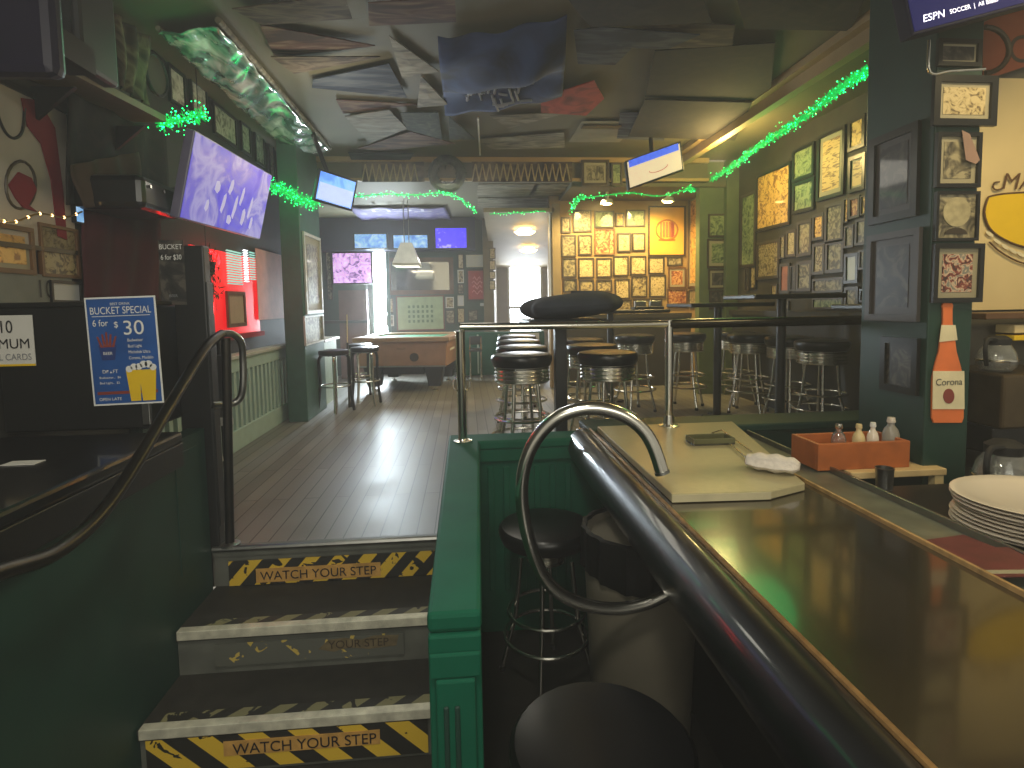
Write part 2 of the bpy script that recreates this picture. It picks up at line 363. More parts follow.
# hall running back to the street window
hl0, hl1, hr0, hr1 = Vector((.25, 6.9, 0)), Vector((.68, 12, 0)), Vector((1.09, 6.9, 0)), Vector((1.78, 12, 0))
hallp = mat('pale_hall_paint', (128, 112, 80), .6, var=.08)
struct('wall_hall_left', MB().prism([Vector((.44, 9.0, 0)), hl1, hl1+Vector((-.1, 0, 0)), Vector((.34, 9.0, 0))], (0, 0, 2.3)), hallp)
struct('wall_hall_right', MB().prism([hr0, hr1, hr1+Vector((.1, 0, 0)), hr0+Vector((.1, 0, 0))], (0, 0, 2.3)), hallp)
struct('ceiling_hall', MB().prism([Vector((.25, 6.9, 2.2)), Vector((1.12, 6.9, 2.2)), Vector((1.9, 12, 1.86)), Vector((.6, 12, 1.86))], (0, 0, .05)), hallp)
struct('wall_hall_end', MB().box(.5, .92, 12, 12.1, 0, 2.3).box(1.66, 2.0, 12, 12.1, 0, 2.3).box(.92, 1.66, 12, 12.1, 1.95, 2.3), hallp)
wn = MB().box(.95, 1.62, 12.05, 12.07, .2, 1.92)
w1 = struct('window_1', wn, daylight)
fr = MB().box(.92, .96, 12.0, 12.08, 0, 1.95).box(1.62, 1.66, 12.0, 12.08, 0, 1.95).box(.92, 1.66, 12.0, 12.08, 1.90, 1.95).box(.92, 1.66, 12, 12.08, 0, .2).box(.92, 1.66, 12, 12.05, .98, 1.03).build('window_frame', frame_wt, w1)
w2 = struct('window_2', bx(-1.45, -1.2, 9.05, 9.07, .25, 1.95), daylight)
MB().box(-1.47, -1.43, 8.95, 9.1, .25, 1.97).box(-1.22, -1.17, 8.95, 9.1, .25, 1.97).box(-1.47, -1.17, 8.95, 9.1, 1.93, 1.98).build('window_frame', colgreen, w2)
# header beam, soffit beam on the right and the columns
struct('trim_1', bx(-1.9, 2.72, 6.14, 6.22, 2.40, CZ), plaster)
struct('trim_2', MB().box(2.30, 2.37, 2.86, 6.2, 2.52, CZ).box(2.24, 2.30, 2.86, 6.2, 2.60, CZ), tanwall)
struct('trim_3', MB().box(-1.9, 2.72, 6.10, 6.14, 2.60, 2.65).box(-1.9, 2.72, 6.1, 6.14, 2.40, 2.43), tanwall)
struct('wall_column', MB().box(-1.69, -1.51, 5.4, 6.13, 0, CZ), colgreen, bev=.008)
struct('wall_column_right', MB().box(2.68, 3.15, 6.25, 6.36, 0, CZ).box(2.96, 3.12, 6.17, 6.25, 0, CZ), mat('corner_green_paint', (86, 100, 66), .6))
struct('wall_pillar', MB().box(1.98, 2.185, 2.25, 2.66, -.74, CZ), dkgreen, bev=.006)
struct('trim_4', MB().box(3.04, 3.1, 2.9, 6.25, 0, .96).box(3.0, 3.1, 2.9, 6.25, .92, .97), brownwall)
struct('trim_5', MB().box(1.2, 2.89, 6.99, 7.05, 0, .9).box(1.2, 2.89, 6.96, 7.05, .88, .93), brownwall)

# ---------------------------------------------------------------- staircase
st = thing('staircase', 'dark steps with yellow hazard tape risers beside green half wall', 'stairs', (-.65, 2.0, -.74))
XL, XR = -1.165, -.105
lv = [(2.57, 0), (2.22, -.185), (1.94, -.37), (1.62, -.555)]
for i, (y, z) in enumerate(lv):
    yb = lv[i-1][0] if i else 2.9
    bx(XL, XR, y, yb+.03 if i else 2.612, z-.04, z).build('tread', tread_m if i else riser_m, st)
    bx(XL, XR, y+.012, y+.04, z-.185, z-.005 if i else z-.001).build('riser', riser_m, st)
    if i:
        bx(XL+.005, XR-.002, y-.006, y+.03, z-.034, z+.004).build('nosing', nose_m, st, bev=.003)
        bx(XL+.06, XR-.02, y+.03, y+.075, z, z+.0025).build('tread_tape', tape4, st)
    else:
        MB().tube([(XL, y, -.006), (XR, y, -.006)], .014, 8).build('nosing', steel, st)
y = 2.582
bx(-1.10, -.125, y-.014, y-.01, -.18, -.065).build('riser_tape', tape1, st)
bx(-.98, -.42, y-.017, y-.014, -.170, -.105).build('tape_panel', tapetan, st)
text(st, 'lettering', 'WATCH YOUR STEP', (-.70, y-.019, -.158), X3, Z3, .042, blackink, squash=.98)
y = 2.232
bx(-1.02, -.28, y-.014, y-.01, -.185-.15, -.185-.06).build('riser_tape', tape2, st)
MB().prism([(-.62, y-.014, -.29), (-.58, y-.014, -.255), (-.52, y-.014, -.25), (-.45, y-.014, -.262), (-.40, y-.014, -.248), (-.30, y-.014, -.252), (-.31, y-.014, -.295), (-.42, y-.014, -.302), (-.5, y-.014, -.29), (-.56, y-.014, -.305)], (0, -.002, 0)).build('tape_panel', mat('faded_tape', (104, 92, 66), .6, var=.3, scale=30), st)
text(st, 'lettering', 'YOUR STEP', (-.46, y-.018, -.29), X3, Z3, .034, mat('worn_brown_ink', (60, 48, 34), .6))
y = 1.952
bx(-1.14, -.17, y-.014, y-.01, -.37-.165, -.37-.04).build('riser_tape', tape3, st)
bx(-.88, -.34, y-.017, y-.014, -.37-.115, -.37-.062).build('tape_panel', tapetan, st)
text(st, 'lettering', 'WATCH YOUR STEP', (-.60, y-.019, -.37-.108), X3, Z3, .040, blackink, squash=.98)

# ---------------------------------------------------------------- green half walls
hw = thing('half_wall', 'low green half wall with capped top between the steps and stools', 'half wall', (-.04, 2.2, -.74))
bx(-.09, .005, 1.34, 3.0, -.74, .30).build('panel', green, hw)
bx(.01, 1.0, 3.0, 3.12, -.74, .30).build('panel', green, hw)
MB().prism([(-.108, 1.29, .30), (.022, 1.29, .30), (.06, 2.96, .30), (.66, 2.96, .30), (.66, 3.14, .30), (-.108, 3.14, .30)], (0, 0, .05)).build('cap', green, hw, bev=.012)
MB().box(-.106, .02, 1.28, 1.335, -.74, .30).build('end_board', green, hw, bev=.006)
MB().box(-.104, .018, 1.268, 1.28, .20, .262).box(-.09, .004, 1.262, 1.28, -.6, .20).build('end_trim', green, hw, bev=.006)
MB().box(-.072, -.06, 1.255, 1.262, -.45, .14).box(-.046, -.034, 1.255, 1.262, -.45, .14).build('flute', dkgreen, hw, bev=.003)
fl = MB()
for k in range(6): fl.box(.10+k*.085, .135+k*.085, 2.985, 3.0, -.5, .2)
MB().box(.05, .62, 2.972, 2.998, .23, .30).build('rail_moulding', green, hw, bev=.006)
fl.build('raised_strip', green, hw, bev=.006)
cb = thing('curb_wall', 'low dark green curb wall behind the cream counter and wooden box', 'half wall', (2.0, 3.15, -.74))
MB().box(.66, 2.9, 3.02, 3.12, -.74, .36).build('panel', dkgreen, cb)
MB().box(.66, 2.9, 2.98, 3.26, .34, .385).build('cap', dkgreen, cb, bev=.01)
lw = thing('side_wall', 'dark green side wall left of the steps under black ledge', 'half wall', (-1.2, 1.5, -.74))
bx(-1.24, -1.17, .5, 2.565, -.74, .555).build('panel', dkgreen, lw)
MB().box(-1.17, -1.166, 2.3, 2.5, .0, .50).build('pilaster', dkgreen, lw, bev=.003)
MB().box(-1.17, -1.166, .5, 1.5, -.70, -.55).build('skirting', dkgreen, lw, bev=.003)
lg = thing('bar_ledge', 'black ledge on the green side wall beneath the taped posters', 'ledge', (-1.45, 1.5, .53))
MB().box(-1.84, -1.13, .45, 2.30, .555, .60).build('ledge_top', gloss, lg, bev=.012)
MB().box(-1.165, -1.132, .45, 2.30, .46, .555).build('edge_strip', black, lg, bev=.004)
# black cabinet with posters taped to it
cab = thing('cabinet', 'large black cabinet holding the taped posters on the left ledge', 'cabinet', (-1.5, 2.4, .53))
bx(-1.84, -1.275, 2.36, 2.7, .6, 1.10).build('body', black, cab, bev=.01)
MB().box(-1.84, -1.24, 2.356, 2.50, 1.10, 1.12).build('top_board', black, cab, bev=.004)
MB().box(-1.31, -1.28, 2.352, 2.36, .62, 1.07).build('hinge_strip', steel, cab, bev=.002)
pn = thing('post_panel', 'tall black post beside the steps with torn upper bucket poster', 'post', (-1.17, 2.55, 0))
bx(-1.27, -1.135, 2.575, 2.635, 0, 1.36).build('board', black, pn, bev=.006)
MB().box(-1.135, -1.127, 2.575, 2.635, .1, 1.2).build('edge_channel', black, pn, bev=.003)

def poster(name, label, o, u, v, w, h, m, group=None, cat='poster', th=.002, border=None):
    """flat sheet with lower left corner o"""
    o = Vector(o); u = Vector(u).normalized(); v = Vector(v).normalized(); n = u.cross(v)
    t = thing(name, label, cat, o+u*w/2, group)
    if border:
        MB().obox(o+u*w/2+v*h/2+n*th*.5, u*w/2, v*h/2, n*th*.5).build('border', border, t)
        b = w*.025
        MB().obox(o+u*w/2+v*h/2+n*th, u*(w/2-b), v*(h/2-b), n*th*.5).build('sheet', m, t)
    else: MB().obox(o+u*w/2+v*h/2+n*th*.5, u*w/2, v*h/2, n*th*.5).build('sheet', m, t)
    return t, (lambda a, b, d=0: o+u*w*a+v*h*b+n*(th*1.5+.0006+d)), u, v
# bucket special poster (tilted slightly)
ll = PY(96, 406, 2.352)
uu = Vector((math.cos(R(1.2)), 0, math.sin(R(1.2)))); vv = Vector((-math.sin(R(1.2)), 0, math.cos(R(1.2))))
t, q, u, v = poster('special_poster', 'blue beer bucket special poster taped to the black cabinet', ll+Vector((-.006, 0, 0)), uu, vv, .268, .432, blueink, border=whiteink)
text(t, 'lettering', 'BEST DRINK', q(.5, .925), u, v, .010, whiteink)
text(t, 'lettering', 'BUCKET SPECIAL', q(.5, .845), u, v, .029, whiteink, squash=.76)
MB().obox(q(.5, .825), u*.11, v*.0012, Y3*-.0004).build('rule', whiteink, t)
text(t, 'lettering', '6 for', q(.20, .735), u, v, .027, whiteink, squash=.8)
text(t, 'lettering', '$', q(.42, .72), u, v, .024, whiteink)
text(t, 'lettering', '30', q(.66, .65), u, v, .058, whiteink, squash=1.05)
for i, s_ in enumerate(['Budweiser', 'Bud Light', 'Michelob Ultra', 'Corona, Modelo']): text(t, 'lettering', s_, q(.56, .585-.055*i), u, v, .0125, whiteink, 'LEFT', squash=.8)
text(t, 'lettering', 'DRAFT', q(.28, .30), u, v, .014, whiteink)
text(t, 'lettering', 'Budweiser...  $6', q(.12, .25), u, v, .009, whiteink, 'LEFT'); text(t, 'lettering', 'Bud Light...  $5', q(.12, .20), u, v, .009, whiteink, 'LEFT')
MB().obox(q(.5, .115), u*.115, v*.006, Y3*-.0004).build('red_stripe', redink, t)
text(t, 'lettering', 'OPEN LATE', q(.25, .045), u, v, .012, whiteink)
bk = MB(); bk.m = 0
bk.prism([q(.14, .56), q(.40, .56), q(.36, .42), q(.18, .42)], (0, -.0006, 0)); bk.build('bucket_print', mat('bucket_ink', (40, 60, 120), .5), t)
bt = MB()
for k, a in enumerate((-.13, -.06, 0, .06, .13)):
    bt.prism([q(.27+a*.6-.02, .54), q(.27+a*.6+.02, .54), q(.27+a+.012, .64+.02*(2-abs(k-2))), q(.27+a-.012, .64+.02*(2-abs(k-2)))], (0, -.001, 0))
bt.build('bottle_print', redink, t); text(t, 'lettering', 'BEER', q(.27, .47), u, v, .012, whiteink)
beer = MB(); beer.prism([q(.50, .32), q(.70, .32), q(.68, .03), q(.54, .03)], (0, -.0006, 0)).prism([q(.68, .32), q(.93, .32), q(.89, .03), q(.71, .03)], (0, -.001, 0)); beer.build('beer_print', yellow, t)
fo = MB()
for a, b_, r_ in ((.55, .33, .05), (.62, .35, .05), (.69, .35, .05), (.76, .37, .055), (.83, .37, .055), (.89, .34, .05)):
    fo.prism([q(a+r_*math.cos(k*math.pi/5), b_+r_*.62*math.sin(k*math.pi/5)) for k in range(10)], (0, -.0018, 0))
fo.build('foam_print', whiteink, t)
t, q, u, v = poster('minimum_sign', 'white paper card minimum sign taped to the black cabinet', PY(-62, 368, 2.352)+Vector((0, 0, .0)), X3, Z3, .36, .20, white, cat='sign')
MB().obox(q(.5, .02), u*.18, v*.004, Y3*-.0004).build('yellow_edge', yellow, t)
text(t, 'lettering', '$10', q(.80, .66), u, v, .05, blackink, 'RIGHT', squash=.8)
text(t, 'lettering', 'MINIMUM', q(.965, .35), u, v, .04, blackink, 'RIGHT', squash=.95)
text(t, 'lettering', 'ON ALL CARDS', q(.97, .12), u, v, .026, greyink, 'RIGHT', squash=.85)
t, q, u, v = poster('special_poster', 'small dark bucket poster on the black post above cabinet', PY(162, 305, 2.572), X3, Z3, .105, .28, P_DARK)
text(t, 'lettering', 'BUCKET', q(.5, .86), u, v, .022, whiteink, squash=.85)
text(t, 'lettering', '6 for $30', q(.5, .70), u, v, .022, whiteink, squash=.75)
text(t, 'lettering', 'BEER', q(.5, .12), u, v, .012, greyink)
t, q, u, v = poster('paper_napkin', 'small pale paper lying on the left black ledge', PZ(0, 466, .601), X3, Y3, .1, .05, white, cat='paper')
# handrails
hr = thing('handrail', 'bent dark tube handrail with looped top left of the steps', 'handrail', (-1.09, 2.62, 0))
path = [PX(-70, 596, -1.04), PX(0, 572, -1.04), PX(55, 553, -1.045), PX(100, 515, -1.05), PX(135, 465, -1.055), PX(170, 405, -1.06), PX(200, 356, -1.07), PX(212, 341, -1.075), PX(222, 334, -1.075)]
def smoothpath(p, n=5):
    out = []
    for i in range(len(p)-1):
        a, b, c, d = p[max(i-1, 0)], p[i], p[i+1], p[min(i+2, len(p)-1)]
        for k in range(n):
            s_ = k/n; out.append(.5*((2*b)+(c-a)*s_+(2*a-5*b+4*c-d)*s_*s_+(3*b-a-3*c+d)*s_**3))
    return out+[p[-1]]
e_ = path[-1]
MB().tube(smoothpath(path), .020, 12).build('sloping_rail', dksteel, hr, smooth=True)
lp = [e_, PY(232, 334, e_.y+.04), PY(241, 342, e_.y+.08), PY(243, 360, e_.y+.1), PY(243, 385, e_.y+.1), PY(240, 398, e_.y+.1), PY(231, 404, e_.y+.08), PY(212, 405, e_.y)]
MB().tube(smoothpath(lp), .016, 12).build('end_loop', steel, hr, smooth=True)
pb = PZ(230, 545, 0)
MB().tube([PY(226, 338, e_.y), pb], .020, 12).build('post', dksteel, hr, smooth=True)
MB().lathe(pb, [(.045, 0), (.045, .008), (.024, .014)], 20).build('base_flange', steel, hr, smooth=True)
pc = PZ(221, 520, 0)
MB().tube([Vector((pc.x, pc.y+.1, .92)), Vector((pc.x, pc.y+.1, 0))], .016, 12).build('post', dksteel, hr, smooth=True)
# steel gate hardware standing behind the handrail
gt = thing('bracket_panel', 'grey steel plate with white rail and latch behind handrail post', 'bracket', (-1.2, 2.9, 0))
a, b = PY(199, 470, 2.95), PY(222, 355, 2.95)
bx(a.x, b.x, 2.95, 2.97, b.z-.33, b.z).build('plate', steel, gt, bev=.004)
bx(a.x, b.x+.04, 2.92, 2.95, b.z-.36, b.z-.32).build('rail', white, gt, bev=.004)
MB().prism([PY(204, 414, 2.94), PY(213, 414, 2.94), PY(222, 462, 2.94), PY(206, 470, 2.94)], (0, .02, 0)).build('skirt', white, gt)
MB().tube([(a.x+.01, 2.94, b.z-.12), (a.x+.01, 2.94, b.z-.2)], .012).build('latch', chrome, gt, smooth=True)
MB().tube([(a.x+.04, 2.96, b.z-.33), (a.x+.04, 2.96, 0)], .014).build('foot', dksteel, gt)

# ---------------------------------------------------------------- bar counter
bar = thing('bar_counter', 'long dark glossy bar counter with padded black front rail', 'bar counter', (1.0, 1.0, -.74))
bx(.668, 1.285, -.6, 3.0, .335, .38).build('counter_top', bartop_m, bar, bev=.004)
bx(.965, 1.27, -.6, 2.98, -.74, .334).build('front_panel', black, bar)
arm = []
for k in range(15):
    a = math.pi*(.0+k/14*1.25)
    arm.append((.655-.085*-math.cos(a)*1.0, .345+.075*math.sin(a)))
arm = [(.69, .335), (.69, .382), (.675, .394), (.65, .397), (.62, .388), (.59, .365), (.568, .33), (.562, .29), (.572, .25), (.60, .22), (.64, .205), (.69, .205)]
arm = [(x-.02, z-.006) for x, z in arm]
MB().prism([(x, -.6, z) for x, z in arm], (0, 3.62, 0)).build('padded_rail', gloss, bar, smooth=True, bev=.01)
MB().tube([(.675, -.6, .38), (.675, 3.02, .38)], .008, 8).build('wood_edge', mat('worn_brass_edge', (150, 116, 70), .35, .4, var=.3, scale=30), bar, smooth=True)
MB().box(1.277, 1.287, -.6, 2.98, .36, .394).build('rear_edge', mat('wood_edge_strip', (168, 134, 84), .35, var=.3, scale=25), bar, bev=.002)
gu = thing('drip_trough', 'narrow grey green metal drip trough along the bar back edge', 'trough', (1.5, 1.4, .2))
MB().box(1.289, 1.545, -.5, 2.96, .31, .335).build('tray', mat('trough_metal', (112, 114, 98), .35, .3, var=.3, scale=8), gu)
MB().box(1.545, 1.557, -.5, 2.96, .31, .36).box(1.289, 1.301, -.5, 2.96, .335, .372).build('lip', steel, gu, bev=.002)
bb = thing('back_counter', 'dark lower work counter behind the bar under the plates', 'counter', (2.0, 1.2, -.74))
bx(1.56, 3.0, -.5, 2.14, .25, .30).build('work_top', black, bb, bev=.005)
bx(1.6, 3.0, -.5, 2.12, -.74, .25).build('base', dkwall, bb)
sl = thing('counter_slab', 'beige laminate slab with cut corner on the bar far end', 'counter', (1.0, 2.4, .38))
MB().prism([(.70, 1.85, .382), (1.05, 1.835, .382), (1.22, 1.905, .382), (1.46, 2.95, .382), (.70, 2.95, .382)], (0, 0, .03)).build('slab', cream, sl, bev=.004)
MB().prism([(.70, 1.849, .384), (1.05, 1.834, .384), (1.05, 1.834, .410), (.70, 1.849, .410)], (0, -.003, 0)).build('edge_band', mat('pale_edge_band', (196, 186, 150), .4), sl)
# curved chrome tube
tb = thing('tube_rail', 'large S curved chrome tube rail rising over the bar edge', 'rail', (.6, 1.87, .2))
tp = [(662, 472), (654, 448), (643, 430), (625, 416), (603, 409), (582, 409), (560, 416), (543, 430), (530, 450), (523, 474), (522, 500), (526, 528), (534, 556), (546, 580), (564, 596), (590, 606), (618, 609), (645, 604), (664, 595), (676, 588)]
pts = [PY(x, y_, 1.82+.10*min(1, i/10)) for i, (x, y_) in enumerate(tp)]
MB().tube(smoothpath(pts, 4), .0235, 16).build('bent_tube', chrome, tb, smooth=True)
d0 = (pts[0]-pts[1]).normalized()
MB().tube([pts[0]-d0*.004, pts[0]+d0*.006], .026, 16).build('end_cap', steel, tb, smooth=True)
MB().tube([pts[-1]-Vector((.01, 0, 0)), pts[-1]+Vector((.012, 0, .003))], .045, 16).build('flange', chrome, tb, smooth=True)
# rail on the half wall
rl = thing('guard_rail', 'chrome and black tubular guard rail across the half wall', 'railing', (.5, 2.95, .35))
za = .965; RY = 2.9
A = PY(460, 327, RY); B = PY(669, 324, RY); D = PY(874, 318, RY)
MB().tube([A, B], .0195, 14).build('top_rail', chrome, rl, smooth=True)
MB().tube([B, Vector((2.25, RY, B.z))], .026, 14).build('top_rail', mat('black_chrome_rail', (60, 58, 52), .22, 1, var=.1), rl, smooth=True)
MB().tube([Vector((A.x, RY, A.z-.02)), Vector((A.x, RY+.07, .35))], .024, 14).build('post', chrome, rl, smooth=True)
MB().tube([Vector((B.x, RY, B.z+.02)), Vector((B.x, RY, .411))], .0215, 14).build('post', chrome, rl, smooth=True)
MB().lathe((A.x, RY+.07, .351), [(.05, 0), (.05, .006), (.028, .012), (.024, .02)], 20).build('flange', chrome, rl, smooth=True)
MB().lathe((B.x, RY, .411), [(.055, 0), (.055, .006), (.03, .012), (.024, .06), (.0215, .06)], 20).build('flange', chrome, rl, smooth=True)
MB().tube([Vector((A.x+.045*math.cos(k*math.pi/8), RY+.03, A.z-.30+.045*math.sin(k*math.pi/8))) for k in range(16)], .003, 6, True).build('hanging_ring', chrome, rl, smooth=True)

# ---------------------------------------------------------------- stools
def make_stool(label, loc, H=.76, r=.20, seatm=vinyl, group='chrome diner stools', rk=.9):
    t = thing('bar_stool', label, 'stool', loc, group); x, y_, z0 = loc
    c = Vector((x, y_, z0))
    MB().lathe(c, [(r*.86, H-.085), (r*.93, H-.08), (r*.98, H-.055), (r, H-.04), (r*.995, H-.02), (r*.94, H-.006), (r*.7, H+.002), (r*.3, H+.004), (0, H+.004)], 36).build('seat', seatm, t, smooth=True)
    pr = []
    for k in range(4): pr += [(r*(rk-.04), H-.185+k*.025), (r*rk, H-.178+k*.025), (r*rk, H-.168+k*.025), (r*(rk-.04), H-.162+k*.025)]
    MB().lathe(c, pr+[(r*(rk-.04), H-.085)], 36).build('ribbed_ring', chrome, t, smooth=True)
    for k in range(4):
        a = math.pi/4+k*math.pi/2+.2; d = Vector((math.cos(a), math.sin(a), 0))
        l = MB().tube([c+d*r*.55+Z3*(H-.18), c+d*r*.62+Z3*.42, c+d*r*.68+Z3*.30, c+d*(r*1.0)+Z3*.02], .0115, 10).build('leg', chrome, t, smooth=True)
        MB().lathe(c+d*r*1.0, [(.015, 0), (.017, .012), (.014, .025)], 12).build('foot_cap', rub, l)
    for zz, rr in ((.34, .185), (.22, .205)):
        MB().tube([c+Vector((rr*math.cos(k*math.pi/14), rr*math.sin(k*math.pi/14), zz)) for k in range(28)], .009, 8, True).build('foot_ring', chrome, t, smooth=True)
    return t
s0 = make_stool('chrome diner stool behind the half wall, nearest left of the dark post', (.36, 3.62, 0))
L = [
 ((.43, 4.30), 'chrome diner stool second in the line left of the dark post'),
 ((.47, 5.0), 'chrome diner stool third in the line left of the dark post'),
 ((.52, 5.7), 'farthest chrome diner stool in the line left of the dark post'),
 ((.93, 3.62), 'chrome diner stool just right of the dark post, nearest the rail'),
 ((.98, 4.3), 'chrome diner stool second in the line right of dark post'),
 ((1.05, 5.0), 'farthest chrome diner stool in the line right of the dark post'),
 ((1.66, 5.4), 'chrome stool standing alone midway between the table rows'),
 ((2.22, 5.5), 'chrome stool left of the far right table, right of rail post'),
 ((2.80, 5.6), 'farthest chrome stool along the right wall'),
 ((2.70, 5.14), 'chrome stool seen just left of the middle table post'),
 ((2.78, 4.16), 'chrome stool nearest the dark pillar in the wall row'),
 ((2.80, 4.64), 'chrome stool behind the one nearest the dark pillar'),
]
for (x, y_), lab in L: copy_tree(s0, (x, y_, 0), random.uniform(0, 1.5), lab)
f0 = make_stool('black vinyl stool in the bottom foreground beside the bar', (.305, 1.26, -.74), .77, .225, group='pit stools', rk=.42)
copy_tree(f0, (.36, 2.60, -.74), .3, 'black stool against the green half wall beside the grey bin')
# stools with arched legs by the left wall
def arch_stool(label, loc, rz):
    t = thing('bar_stool', label, 'stool', (0, 0, 0), 'arched stools by the left wall'); c = Vector((0, 0, 0))
    MB().lathe(c, [(.15, .70), (.175, .71), (.18, .74), (.17, .765), (.1, .775), (0, .776)], 24).build('seat', vinyl, t, smooth=True)
    for k in range(4):
        a = k*math.pi/2; d = Vector((math.cos(a), math.sin(a), 0))
        MB().tube(smoothpath([d*.05+Z3*.70, d*.12+Z3*.71, d*.17+Z3*.66, d*.175+Z3*.55, d*.17+Z3*.34, d*.21+Z3*.01]), .018, 8).build('leg', chrome if k % 2 else black, t, smooth=True)
    MB().tube([Vector((.175*math.cos(k*math.pi/10), .175*math.sin(k*math.pi/10), .33)) for k in range(20)], .01, 8, True).build('foot_ring', chrome, t, smooth=True)
    t.location = loc; t.rotation_euler[2] = rz
    return t
p_ = PZ(334, 410, 0)
a0 = arch_stool('black arched leg stool nearest the pale panel by the column', (p_.x+.05, p_.y-.12, 0), .2); a0.scale = (.86, .86, .84)
copy_tree(a0, (p_.x+.30, p_.y+.22, 0), .7, 'black arched leg stool between column and pool table, right side')
copy_tree(a0, (p_.x+.15, p_.y+.75, 0), 1.1, 'black arched leg stool tucked behind the column')
# high tables
def table(label, x, y_, w, d, H, pr=.035, sq=False):
    t = thing('high_table', label, 'table', (x, y_, 0), 'high pub tables')
    bx(x-w/2, x+w/2, y_-d/2, y_+d/2, H-.035, H).build('table_top', black, t, bev=.008)
    if sq: bx(x-pr, x+pr, y_-pr, y_+pr, .03, H-.035).build('post', black, t, bev=.004)
    else: MB().tube([(x, y_, .03), (x, y_, H-.035)], pr, 14).build('post', black, t, smooth=True)
    MB().box(x-.14, x+.14, y_-.03, y_+.03, .0, .03).box(x-.03, x+.03, y_-.14, y_+.14, .0, .03).build('base', black, t, bev=.01)
    return t
table('black high table between the two stool lines behind guard rail', .645, 3.80, .5, .7, .975, .04, True)
table('black high table by the picture wall with a wooden edge', 1.55, 5.9, 1.1, .6, 1.0)
table('black high table at left of right wall seen over rail', 2.30, 4.95, .75, .6, 1.06)
table('black high table in front of the middle of the right wall', 2.42, 4.12, .7, .5, 1.12)
table('black high table nearest the framed pillar', 2.78, 3.45, .5, .5, 1.04)
bgm = MB()
def blob(u_, v_):
    a = 2*math.pi*u_; b = math.pi*(v_-.5); r_ = 1+.08*math.sin(3*a+1)+.06*math.sin(5*a)
    return Vector((.72+.34*math.copysign(abs(math.cos(a))**.7, math.cos(a))*math.cos(b)**.6*r_, 3.78+.26*math.sin(a)*math.cos(b)*r_, 1.062+.085*math.sin(b)+.018*math.cos(a)))
bgm.grid(blob, 40, 12)
tag(bgm.build('folded_jacket', blackrough, smooth=True), 'dark folded jacket bundled on the high table before the window', 'jacket')
for px, py, lab in ((640, 311, 'small dark napkin caddy on the table below the logo poster'), (655, 309, 'flat dark caddy on table under the framed pictures, right one')):
    c = PY(px, py, 5.8); t = thing('napkin_caddy', lab, 'caddy', (c.x, 5.8, 1.0), 'table caddies')
    MB().box(c.x-.08, c.x+.08, 5.74, 5.86, 1.0, 1.03).build('tray', black, t, bev=.005)
    MB().box(c.x-.06, c.x+.06, 5.78, 5.82, 1.03, 1.09).build('holder', steel, t, bev=.005)

# ---------------------------------------------------------------- bin by the bar
bn = thing('trash_bin', 'grey cylindrical bin with black liner between stool and bar', 'bin', (.70, 2.2, -.74))
MB().lathe((.70, 2.2, -.74), [(.195, 0), (.2, .02), (.235, .87), (.235, .89), (.215, .89), (.20, .87)], 36).build('bin_body', plastic_g, bn, smooth=True)
c = Vector((.70, 2.2, .15)); mb = MB(); vs = []
def liner(u_, v_):
    a = 2*math.pi*u_; w_ = .006*math.sin(17*a)+.004*math.sin(29*a)
    prof = [(.242, -.16-.012*math.sin(3*a+1)), (.243, -.07), (.240, .012), (.222, .016), (.20, -.10), (.19, -.5), (.001, -.52)]
    k = v_*(len(prof)-1); i = min(int(k), len(prof)-2); f_ = k-i
    r_ = prof[i][0]*(1-f_)+prof[i+1][0]*f_+w_*(1-v_); z_ = prof[i][1]*(1-f_)+prof[i+1][1]*f_
    return c+Vector((r_*math.cos(a), r_*math.sin(a), z_))
MB().grid(liner, 72, 12).build('liner_bag', bagm, bn, smooth=True)

# ---------------------------------------------------------------- things on and behind the bar
c = PZ(772, 472, .412)
tw = MB()
def tow(u_, v_):
    a = 2*math.pi*u_; b = math.pi*(v_-.5); cb_ = max(math.cos(b), 0)**.45
    l = (math.sin(b)); ww = .045+.008*math.sin(4*a)
    ctr = c+Vector((.075*l, -.06*l, 0))
    return ctr+Vector((.66, .75, 0))*ww*1.1*cb_*math.cos(a)+Z3*(.036+.034*cb_*math.sin(a)*(1+.12*math.sin(9*b)))
tw.grid(tow, 24, 18)
tag(tw.build('rolled_towel', towel_m, smooth=True), 'rolled white towel at the beige slab edge by the wooden box', 'towel')
tg = thing('tongs', 'metal tongs lying on the beige slab beside rolled towel', 'tongs', c)
for (p, q_) in (((722, 430), (752, 452)), ((728, 442), (750, 461))):
    MB().tube([PZ(*p, .425), PZ(*q_, .425)], .0035, 8).build('arm', chrome, tg, smooth=True)
MB().tube([PZ(722, 430, .425), PZ(712, 433, .425), PZ(728, 442, .425)], .0035, 8).build('hinge', chrome, tg, smooth=True)
cd = thing('glass_tray', 'small dark glass caddy on the beige slab behind the tongs', 'tray', PZ(708, 442, .412))
p = PZ(710, 443, .412)
MB().box(p.x-.10, p.x+.10, p.y-.05, p.y+.05, .413, .42).build('tray_base', mat('dark_glass', (60, 58, 44), .15, var=.2, coat=.5), cd, bev=.003)
MB().box(p.x-.10, p.x-.09, p.y-.05, p.y+.05, .42, .445).box(p.x+.09, p.x+.10, p.y-.05, p.y+.05, .42, .445).box(p.x-.09, p.x+.09, p.y+.04, p.y+.05, .42, .445).box(p.x-.09, p.x+.09, p.y-.05, p.y-.04, .42, .445).build('tray_side', mat('olive_glass', (96, 96, 66), .2, var=.2), cd, bev=.003)
